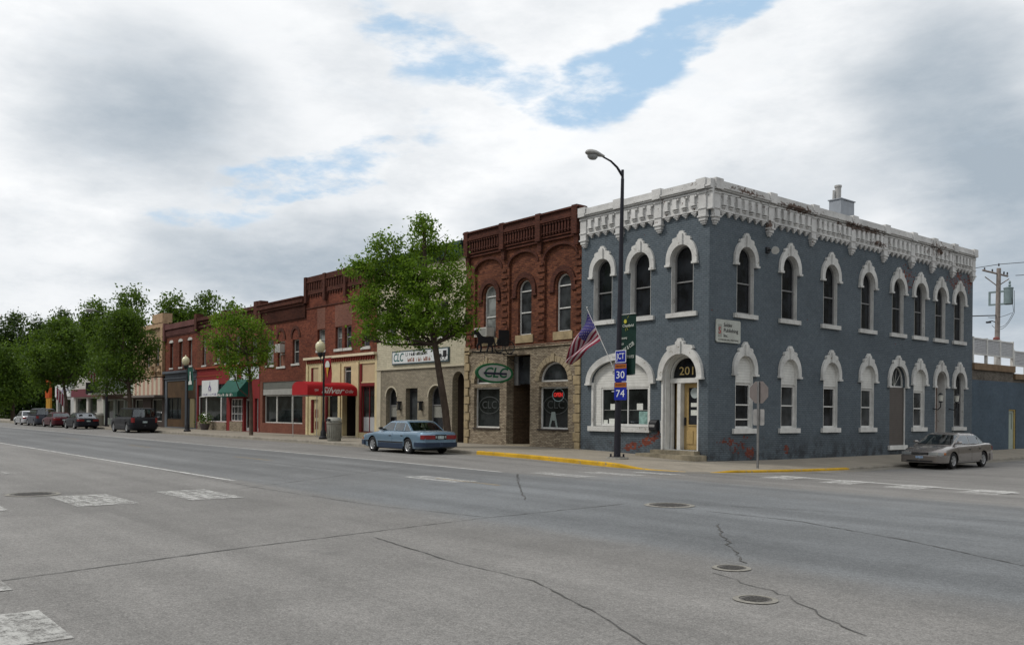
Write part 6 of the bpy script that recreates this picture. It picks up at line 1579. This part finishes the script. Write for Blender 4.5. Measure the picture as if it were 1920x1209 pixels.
# stop sign seen from behind
tx_, ty_ = -18.35, 26.1; tz = S(tx_, ty_)
st_ = thing('stop_sign', 'back of an octagonal stop sign on a thin steel post at the corner', 'road sign', (tx_, ty_, tz)); galv = plain('galvanised_post', (.30, .30, .30), .5, .2, 6, metal=.3); sback = plain('sign_back', (.17, .15, .145), .6, .12, 4)
m_ = MB(); m_.bx(tx_ - .03, tx_ + .03, ty_ - .01, ty_ + .02, tz - .1, tz + 3.0); m_.bx(tx_ - .03, tx_ - .022, ty_ - .03, ty_ + .01, tz, tz + 3.0); m_.bx(tx_ + .022, tx_ + .03, ty_ - .03, ty_ + .01, tz, tz + 3.0); m_.build('post', galv, st_)
F_ = lambda s, z, o=0: (tx_ + s, ty_ + .03 + o, z)
m_ = MB(); m_.prism(F_, [(.41 * math.cos(math.radians(22.5 + 45 * k)), tz + 2.62 + .41 * math.sin(math.radians(22.5 + 45 * k))) for k in range(8)], 0, .004, back=True); m_.build('octagon', sback, st_)
m_ = MB(); m_.prism(F_, [(-.2, tz + 1.48), (.2, tz + 1.48), (.23, tz + 1.52), (.23, tz + 2.0), (.2, tz + 2.04), (-.2, tz + 2.04), (-.23, tz + 2.0), (-.23, tz + 1.52)], 0, .004, back=True); m_.build('lower_plate', galv, st_)


# ------------------------------------------------------------------ globe lamps with banners
gl_m, t_, bs_ = new_mat('globe_glass'); bs_.inputs['Base Color'].default_value = (.56, .52, .34, 1); bs_.inputs['Roughness'].default_value = .25; bs_.inputs['Subsurface Weight'].default_value = .3; bs_.inputs['Subsurface Radius'].default_value = (.1, .1, .06)


def globe_lamp(x, y, label):
    z = S(x, y); t = thing('globe_lamp', label, 'street lamp', (x, y, z))
    m__ = MB(); m__.lathe([(.24, 0), (.24, .10), (.17, .16), (.15, .40), (.09, .52), (.075, .9), (.06, 1.0), (.055, 4.5), (.07, 4.55), (.05, 4.7)], (x, y, z), 14); m__.build('pole', black, t, smooth=True)
    gx = x - .42
    m__ = MB(); m__.tube([(x, y, z + 4.35), (x - .15, y, z + 4.25), (x - .35, y, z + 4.3), (gx, y, z + 4.5)], .028, 8); m__.tube([(x, y, z + 4.6), (x - .2, y, z + 4.62), (gx, y, z + 4.5)], .02, 8); m__.lathe([(.05, 4.42), (.12, 4.5), (.15, 4.62), (.13, 4.7)], (gx, y, z), 12); m__.build('arm', black, t, smooth=True)
    m__ = MB(); m__.lathe([(.13, 4.68), (.23, 4.82), (.27, 4.98), (.25, 5.14), (.15, 5.27), (.05, 5.31), (.04, 5.38), (.0, 5.42)], (gx, y, z), 18); m__.build('globe', gl_m, t, smooth=60)
    return t, z


def lamp_banner(x, y, z, w_, h_, z1, mat, label):
    t = thing('banner', label, 'banner', (x + .1, y, z + z1 - h_)); m__ = MB()
    m__.grid([[(x + .09 + w_ * k / 6, y + .03 * math.sin(k + j * .7), z + z1 - h_ + h_ * j / 8) for k in range(7)] for j in range(9)]); m__.build('cloth', mat, t, smooth=True)
    m__ = MB(); m__.tube([(x, y, z + z1 + .02), (x + w_ + .12, y, z + z1 + .02)], .012, 5); m__.build('rod', black, t); return t


ax_, ay_ = -43.6, 22.7
_, z_ = globe_lamp(ax_, ay_, 'black post lamp with a cream globe beside the red canopy')
bnn = lamp_banner(ax_, ay_, z_, .78, 1.35, 4.35, plain('banner_red', (.20, .010, .014), .75, .12, 3), 'red banner with an ice cream cone, on the lamp post by the canopy')
q = lambda s, z, o=0: (ax_ + .48 + s, ay_ - .04 - o, z_ + 3.0 + z)
m_ = MB(); m_.prism(q, [(-.24, .86), (.24, .86), (.25, .98), (.18, 1.12), (.06, 1.2), (-.06, 1.2), (-.18, 1.12), (-.25, .98)], 0, .004); m_.build('ice_cream', white_l, bnn); m_ = MB(); m_.prism(q, [(-.15, .85), (0, .25), (.15, .85)], 0, .004); m_.build('cone', plain('cone_yellow', (.42, .22, .03), .7), bnn)
bx_, by_ = -63.2, 22.3
_, z_ = globe_lamp(bx_, by_, 'black post lamp with a cream globe by the brown shopfront')
bnn = lamp_banner(bx_, by_, z_, 1.0, 1.6, 4.5, plain('banner_dark_green', (.008, .06, .045), .75, .12, 3), 'green banner with a pale figure on the farther globe lamp post')
q = lambda s, z, o=0: (bx_ + .6 + s, by_ - .04 - o, z_ + 3.0 + z)
m_ = MB(); m_.prism(q, [(-.35, .3), (.35, .3), (.3, .5), (.15, .62), (.12, .95), (.06, 1.0), (.08, 1.15), (0, 1.25), (-.08, 1.15), (-.05, 1.0), (-.12, .9), (-.1, .6), (-.3, .5)], 0, .004); m_.build('figure', white_l, bnn)

# litter bins
binm = plain('bin_concrete', (.22, .215, .185), .9, .25, 5, bump=.3)
for x, y, lb in ((-40.6, 21.75, 'tall grey concrete litter bin in front of the red canopy shop'), (-85.6, 22.3, 'grey litter bin on the pavement behind the black hatchback')):
    t = thing('litter_bin', lb, 'bin', (x, y, S(x, y)), group=None); z = S(x, y)
    m_ = MB(); m_.lathe([(.33, 0), (.35, .05), (.35, .12), (.34, .14), (.38, .85), (.40, .88), (.40, .96), (.36, .98)], (x, y, z), 20)
    for k in range(20): a_ = 2 * math.pi * k / 20; m_.bx(x + .365 * math.cos(a_) - .012, x + .365 * math.cos(a_) + .012, y + .365 * math.sin(a_) - .012, y + .365 * math.sin(a_) + .012, z + .15, z + .84)
    m_.build('drum', binm, t); m_ = MB(); m_.lathe([(.37, .99), (.39, 1.03), (.33, 1.18), (.30, 1.2)], (x, y, z), 20); m_.build('lid', plain('bin_lid', (.30, .30, .27), .7), t, smooth=True)
    m_ = MB(); m_.bx(x - .2, x + .2, y - .385, y - .33, z + 1.02, z + 1.13); m_.build('bin_mouth', black, t)

# ------------------------------------------------------------------ utility pole and wires
ux, uy = -24.2, 60.0
up_ = thing('utility_pole', 'weathered wooden power pole with a grey transformer above the lattice railing', 'utility pole', (ux, uy, 0)); woodp = plain('pole_wood', (.27, .235, .215), .9, .3, 5, bump=.3)
m_ = MB(); m_.tube([(ux - .15, uy, 0), (ux, uy, 11.1)], [.19, .13], 12); m_.build('pole', woodp, up_, smooth=True)
m_ = MB(); m_.tube([(ux - .62, uy - .9, 10.95), (ux + .35, uy + .5, 10.6)], .06, 6); m_.tube([(ux - .7, uy - .35, 10.6), (ux, uy, 9.9)], .035, 5); m_.tube([(ux + .5, uy + .3, 10.4), (ux, uy, 10.0)], .035, 5); m_.build('crossarm', woodp, up_)
for k in (-.55, -.25, .0, .2, .33):
    m_ = MB(); m_.lathe([(.03, 0), (.06, .04), (.04, .09), (.06, .12), (.03, .18)], (ux + k, uy + k * 1.4, 10.78 - k * .3 + (.45 if k == 0 else 0)), 8); m_.build('insulator', plain('insulator', (.05, .05, .055), .4), up_)
m_ = MB(); m_.lathe([(.24, 0), (.27, .05), (.27, .98), (.29, 1.0), (.29, 1.06), (.1, 1.12)], (ux + .55, uy + .1, 8.75), 16); m_.lathe([(.05, 0), (.09, .1), (.05, .2), (.08, .3), (.03, .4)], (ux + .62, uy + .1, 9.85), 8); m_.bx(ux - .55, ux + .4, uy - .06, uy + .06, 9.55, 9.65); m_.bx(ux - .55, ux + .4, uy - .06, uy + .06, 8.75, 8.85); m_.bx(ux - .6, ux - .5, uy - .05, uy + .05, 8.75, 9.65)
m_.build('transformer', plain('transformer_grey', (.20, .26, .27), .5, .15, 4), up_, smooth=30)
m_ = MB(); m_.tube([(ux, uy, 7.6), (ux - .3, uy - .2, 7.75), (ux - .45, uy - .3, 7.72)], .03, 5); m_.bx(ux - .6, ux - .35, uy - .4, uy - .2, 7.62, 7.72); m_.build('bracket_lamp', black, up_)
def sag(a, b_, s_, n_=14): a, b_ = Vector(a), Vector(b_); return [a + (b_ - a) * (k / n_) - Vector((0, 0, 4 * s_ * (k / n_) * (1 - k / n_))) for k in range(n_ + 1)]
wires = MB()
for p in (sag((ux + .62, uy, 9.9), (ux + .9, uy, 8.3), -.25, 8), sag((ux + .9, uy + .1, 9.6), (ux + .95, uy, 8.2), -.05, 6), sag((ux + .9, uy, 8.3), (ux, uy, 7.4), .35, 8), sag((ux + .95, uy, 8.2), (ux - .4, uy, 7.5), .6, 10), sag((ux - .55, uy - .2, 8.0), (ux + .8, uy, 8.2), .12, 8)): wires.tube(p, .014, 4)
wires.build('jumper_wires', black, up_)
for a, b_, s_, lb in (((ux, uy, 11.35), (ux + 60, uy + 10, 12.5), .6, 'highest thin power line, running off to the edge from the pole top'), ((ux, uy, 11.35), (-60, 52, 10.2), .5, 'thin power line from the pole top dipping behind the white cornice'),
                    ((ux + .8, uy + .5, 10.6), (ux + 60, uy + 12, 11.2), .7, 'lower power line running off from the crossarm end'), ((ux - .05, uy, 8.1), (-28, 47.6, 6.7), -.15, 'thick service cable from the pole down to the grey building')):
    m_ = MB(); m_.tube(sag(a, b_, s_), .02 if s_ > 0 else .035, 5); tag(m_.build('power_line', black), lb, 'cable')

# ------------------------------------------------------------------ trees
bark = plain('bark', (.075, .055, .042), .95, .35, 5, bump=.6)
l_bright = leafmat('leaf_bright', (.055, .115, .010), (.19, .31, .028), .42); l_mid = leafmat('leaf_mid', (.026, .056, .009), (.10, .17, .020), .36); l_dark = leafmat('leaf_dark', (.012, .028, .008), (.045, .080, .015), .26)


def leaves(name, mat, parent, P, size, rng, droop=.35):
    """one mesh of many leaf faces at points P"""
    n = len(P); a = rng.normal(size=(n, 3)); a[:, 2] -= droop; a /= np.linalg.norm(a, axis=1)[:, None]
    b_ = rng.normal(size=(n, 3)); b_ -= a * (a * b_).sum(1)[:, None]; b_ /= np.linalg.norm(b_, axis=1)[:, None]
    s_ = size * rng.uniform(.6, 1.3, n)[:, None]
    v = np.stack([P, P + a * s_ * .5 + b_ * s_ * .30, P + a * s_, P + a * s_ * .5 - b_ * s_ * .30], 1).reshape(-1, 3)
    if parent is not None: v = v - np.array(LOC[parent.name])
    me = bpy.data.meshes.new(name); me.vertices.add(n * 4); me.vertices.foreach_set('co', v.ravel())
    me.loops.add(n * 4); me.loops.foreach_set('vertex_index', np.arange(n * 4, dtype=np.int32)); me.polygons.add(n)
    me.polygons.foreach_set('loop_start', np.arange(0, n * 4, 4, dtype=np.int32)); me.polygons.foreach_set('loop_total', np.full(n, 4, dtype=np.int32))
    me.update(calc_edges=True)
    return me


def crown(name, mat, parent, lobes, dens, size, seed, clump=.28, per=22, shell_=.4):
    """lobes: (centre, (rx, ry, rz)); leaves grow in clumps towards the outside of each lobe"""
    rng = np.random.default_rng(seed); PP = []; TT = []
    for c_, r_ in lobes:
        area = (r_[0] * r_[2] + r_[0] * r_[1] + r_[1] * r_[2]) / 3 * 4 * math.pi; nc = max(4, int(area * dens / per))
        d_ = rng.normal(size=(nc, 3)); d_ /= np.linalg.norm(d_, axis=1)[:, None]; rad = rng.uniform(shell_, 1.06, nc) ** .8
        cc_ = np.array(c_) + d_ * rad[:, None] * np.array(r_)
        pn = rng.poisson(per, nc) + 3; idx = np.repeat(np.arange(nc), pn)
        sg_ = clump * rng.uniform(.6, 1.4, nc)
        P_ = cc_[idx] + rng.normal(size=(len(idx), 3)) * sg_[idx][:, None] * np.array((1, 1, .75)); tint = np.clip(rng.uniform(-.1, 1.05, nc)[idx] * .78 + rng.uniform(0, 1, len(idx)) * .22, 0, 1)
        PP.append(P_); TT.append(tint)
    P_ = np.concatenate(PP); T_ = np.concatenate(TT)
    me = leaves(name, mat, parent, P_, size, rng)
    me.attributes.new('tint', 'FLOAT', 'FACE').data.foreach_set('value', T_.astype(np.float32))
    me.materials.append(mat); o = bpy.data.objects.new(name, me); C.objects.link(o); o.parent = parent; LOC[o.name] = LOC[parent.name]
    return o


def tree(label, base, trunk, lobes, mat, dens, size, seed, r0=.17, clump=.28, per=22, group=None, name='street_tree', limbs=True):
    """base (x, y); trunk and lobes are (right, back, up) offsets in metres, 'right' facing down the street view"""
    x, y = base; z = S(x, y) if -30 < y < FY else 0.
    t = thing(name, label, 'tree', (x, y, z), group=group)
    W3 = lambda p: Vector((x, y, z)) + rgt * p[0] + fwd * p[1] + Vector((0, 0, p[2]))
    rnd_ = random.Random(seed); m__ = MB(); tp = [W3(p) for p in trunk]; k_ = len(tp)
    m__.tube([tp[0] + Vector((0, 0, -.05))] + tp, [r0 * 1.5] + [r0 * (1 - .62 * i / max(1, k_ - 1)) for i in range(k_)], 10)
    lb = [(W3(c_), r_) for c_, r_ in lobes]
    if limbs:
        for c_, r_ in lb:
            cand = [q for q in tp[1:] if q.z < c_.z - .2] or [tp[1]]
            a_ = min(cand, key=lambda q: (q - c_).length); mid_ = a_.lerp(c_, .5) + Vector((rnd_.uniform(-.2, .2), rnd_.uniform(-.2, .2), -.15)); L_ = (c_ - a_).length
            m__.tube([a_, mid_, c_], [r0 * .42, r0 * .25, r0 * .1], 6)
            for j in range(5):
                e_ = c_ + Vector((rnd_.uniform(-1, 1) * r_[0], rnd_.uniform(-1, 1) * r_[1], rnd_.uniform(-.5, 1) * r_[2])) * .9; m__.tube([mid_.lerp(c_, rnd_.uniform(.2, .9)), e_], [r0 * .14, r0 * .04], 4, caps=False)
    m__.build('trunk', bark, t, smooth=60)
    crown('crown', mat, t, lb, dens, size, seed, clump, per); return t


def lob(D, px0, py0, lst, flat=1.1, seed=1):
    """lobes measured off the photograph's outline (centre and radius), given depth of their own"""
    k = D / 1671; r = random.Random(seed); out = []
    for px, py, rad in lst: out.append((((px - px0) * k, r.uniform(-.55, .55) * rad * k * 1.6, (py0 - py) * k), (rad * k * .93, rad * k * flat, rad * k * .9)))
    return out


t1 = [(790, 418, 24), (786, 452, 36), (832, 470, 28), (722, 470, 34), (758, 500, 34), (690, 500, 30), (662, 500, 17), (730, 535, 44), (790, 525, 44), (845, 525, 34), (868, 560, 22), (690, 565, 34), (750, 585, 44), (808, 585, 46), (856, 600, 28),
      (695, 610, 26), (742, 618, 32), (795, 622, 32), (842, 615, 20), (672, 632, 13), (880, 598, 10)]
tree('large bright green street tree with a leaning trunk, behind the ice blue sedan', (-31.2, 22.2), [(0, 0, 0), (-.18, 0, 1.6), (-.45, 0, 3.2), (-.65, 0, 4.4), (-.95, .1, 5.6), (-1.1, .1, 7.2), (-1.15, .1, 8.8), (-1.15, .1, 9.8)],
     lob(38, 842, 836, t1), l_bright, 165, .135, 11, .17, clump=.17, per=30)
t2 = [(440, 592, 20), (420, 612, 24), (455, 618, 28), (482, 610, 20), (402, 640, 20), (435, 650, 28), (470, 650, 28), (498, 630, 14), (415, 675, 20), (450, 682, 22), (485, 675, 20), (500, 655, 12), (440, 700, 14), (475, 700, 12)]
tree('smaller green street tree in front of the green awning', (-52.4, 22.4), [(0, 0, 0), (-.02, 0, 2.2), (-.1, 0, 3.6), (-.3, 0, 5.0), (-.5, 0, 6.5)], lob(54.4, 472, 816, t2, seed=4), l_bright, 80, .16, 12, .13, clump=.22)
t3 = [(240, 598, 26), (212, 620, 26), (262, 615, 26), (200, 655, 24), (240, 645, 34), (280, 645, 22), (215, 690, 26), (255, 685, 28), (287, 670, 16), (205, 725, 20), (240, 720, 20), (275, 705, 16)]
tree('full olive green street tree over the black wagon', (-75.2, 22.0), [(0, 0, 0), (-.1, 0, 2.2), (-.25, 0, 3.6), (-.6, 0, 6.2), (-.7, 0, 8)], lob(72, 258, 806, t3, seed=5), l_mid, 78, .20, 13, .2, clump=.28)
t4 = [(112, 618, 24), (88, 645, 26), (138, 640, 26), (70, 680, 22), (108, 675, 32), (152, 672, 22), (85, 710, 22), (125, 710, 22), (160, 700, 14)]
tree('rounded green street tree in front of the white low shops', (-96.2, 22.0), [(0, 0, 0), (0, 0, 2.2), (-.3, 0, 4), (-.9, 0, 7)], lob(88.3, 128, 799, t4, seed=6), l_mid, 62, .27, 14, .2, clump=.36)
t5 = [(20, 670, 26), (0, 700, 30), (40, 705, 26), (15, 740, 28), (-25, 690, 30), (45, 738, 20), (-15, 745, 28)]
tree('bushy green tree at the far left end of the row of cars', (-128, 23.0), [(0, 0, 0), (0, 0, 3), (0, 0, 6)], lob(113.4, 20, 790, t5, seed=7), l_mid, 36, .34, 15, .25, clump=.55)

# taller trees behind the shops: one object each
def back_tree(px, ptop, D, wpx, seed, label, mat, group='tall trees behind the shops', dens=17, size=.48, low=.35):
    k = D / 1671; X_ = (px - 960) * k; p = fwd * D + rgt * X_; H_ = (774 - ptop) * k + 1.6; rr = random.Random(seed); W_ = wpx * k / 2
    lobes = []; n_ = 11
    for j in range(n_):
        a_ = rr.uniform(0, 2 * math.pi); q = rr.uniform(.1, .75); zz = H_ * rr.uniform(low, .84); tap = 1 - max(0, zz / H_ - .6) * 1.3
        rad = W_ * rr.uniform(.30, .46); lobes.append(((math.cos(a_) * q * W_ * tap, math.sin(a_) * q * W_ * tap, zz), (rad, rad, rad * .85)))
    lobes.append(((0, 0, H_ - W_ * .42), (W_ * .42, W_ * .42, W_ * .45))); lobes.append(((0, 0, H_ * .6), (W_ * .7, W_ * .7, H_ * .25)))
    return tree(label, (p.x, p.y), [(0, 0, 0), (0, 0, H_ * .4), (0, 0, H_ * .75)], lobes, mat, dens, size, seed, .35, clump=size * 1.3, per=16, group=group, name='tall_tree')


gl = ['dark green tree rising behind the narrow brick building', 'tall tree behind the ornate tan building, highest crown of the row', 'broad tree behind the low sided shop', 'dark tree behind the maroon shop', 'spreading dark tree above the small white sign shop',
      'deep green tree beyond the orange pylon', 'dark tree at the far left, behind the bushy one', 'thin crowned tree behind the red painted shop', 'tree showing just above the red shop roofline']
spec_ = [(322, 556, 150, 120, l_mid), (245, 546, 150, 115, l_mid), (175, 568, 155, 110, l_mid), (120, 590, 160, 100, l_dark), (72, 604, 165, 100, l_dark), (30, 596, 170, 90, l_dark), (-20, 600, 165, 110, l_dark), (385, 553, 150, 95, l_mid), (432, 572, 140, 70, l_mid)]
for i, (a_, b_, c_, d_, m_2) in enumerate(spec_): back_tree(a_, b_, c_, d_, 40 + i, gl[i], m_2)
# lower screen of trees closing the far end of the street
low_l = ['low dark tree behind the white car', 'low broad tree left of the white car', 'low dark tree filling the far end of the street', 'dense low tree beyond the pylon', 'low tree at the far left edge']
for i, (a_, b_, c_, d_) in enumerate([(55, 690, 150, 100), (15, 680, 150, 100), (-30, 690, 160, 110), (92, 680, 150, 60), (-70, 670, 170, 120)]): back_tree(a_, b_, c_, d_, 70 + i, low_l[i], l_dark, 'low trees at the end of the street', 14, .5, .12)
# planter foliage
crown('foliage', l_mid, pl_, [(Vector((-68.2, 25.4, S(-68.2, 25.4) + .85)), (.5, .5, .42))], 90, .14, 9, .14, 8)
# small flags on the far shops
for x, z, lb in ((-99.5, 4.9, 'small striped flag hung out above the maroon shop'), (-113.0, 2.9, 'small striped flag hung low by the white sign shop')):
    t = thing('flag', lb, 'flag', (x, 25.9, z)); m_ = MB(); m_.tube([(x, FY, z), (x - .4, 24.9, z + 1.3)], .02, 5); m_.build('staff', alu, t)
    m_ = MB()
    for k in range(7): m_.grid([[(x - .4 + .05 * math.sin(j) - .14 * j / 4 , 24.9 + (26 - 24.9) * (k + e_) / 7 * .9, z + 1.3 - 1.3 * (k + e_) / 7 * .9 - .35 * j) for j in range(5)] for e_ in (0, 1)], k % 2)
    m_.build('cloth', [fred, fwht], t)
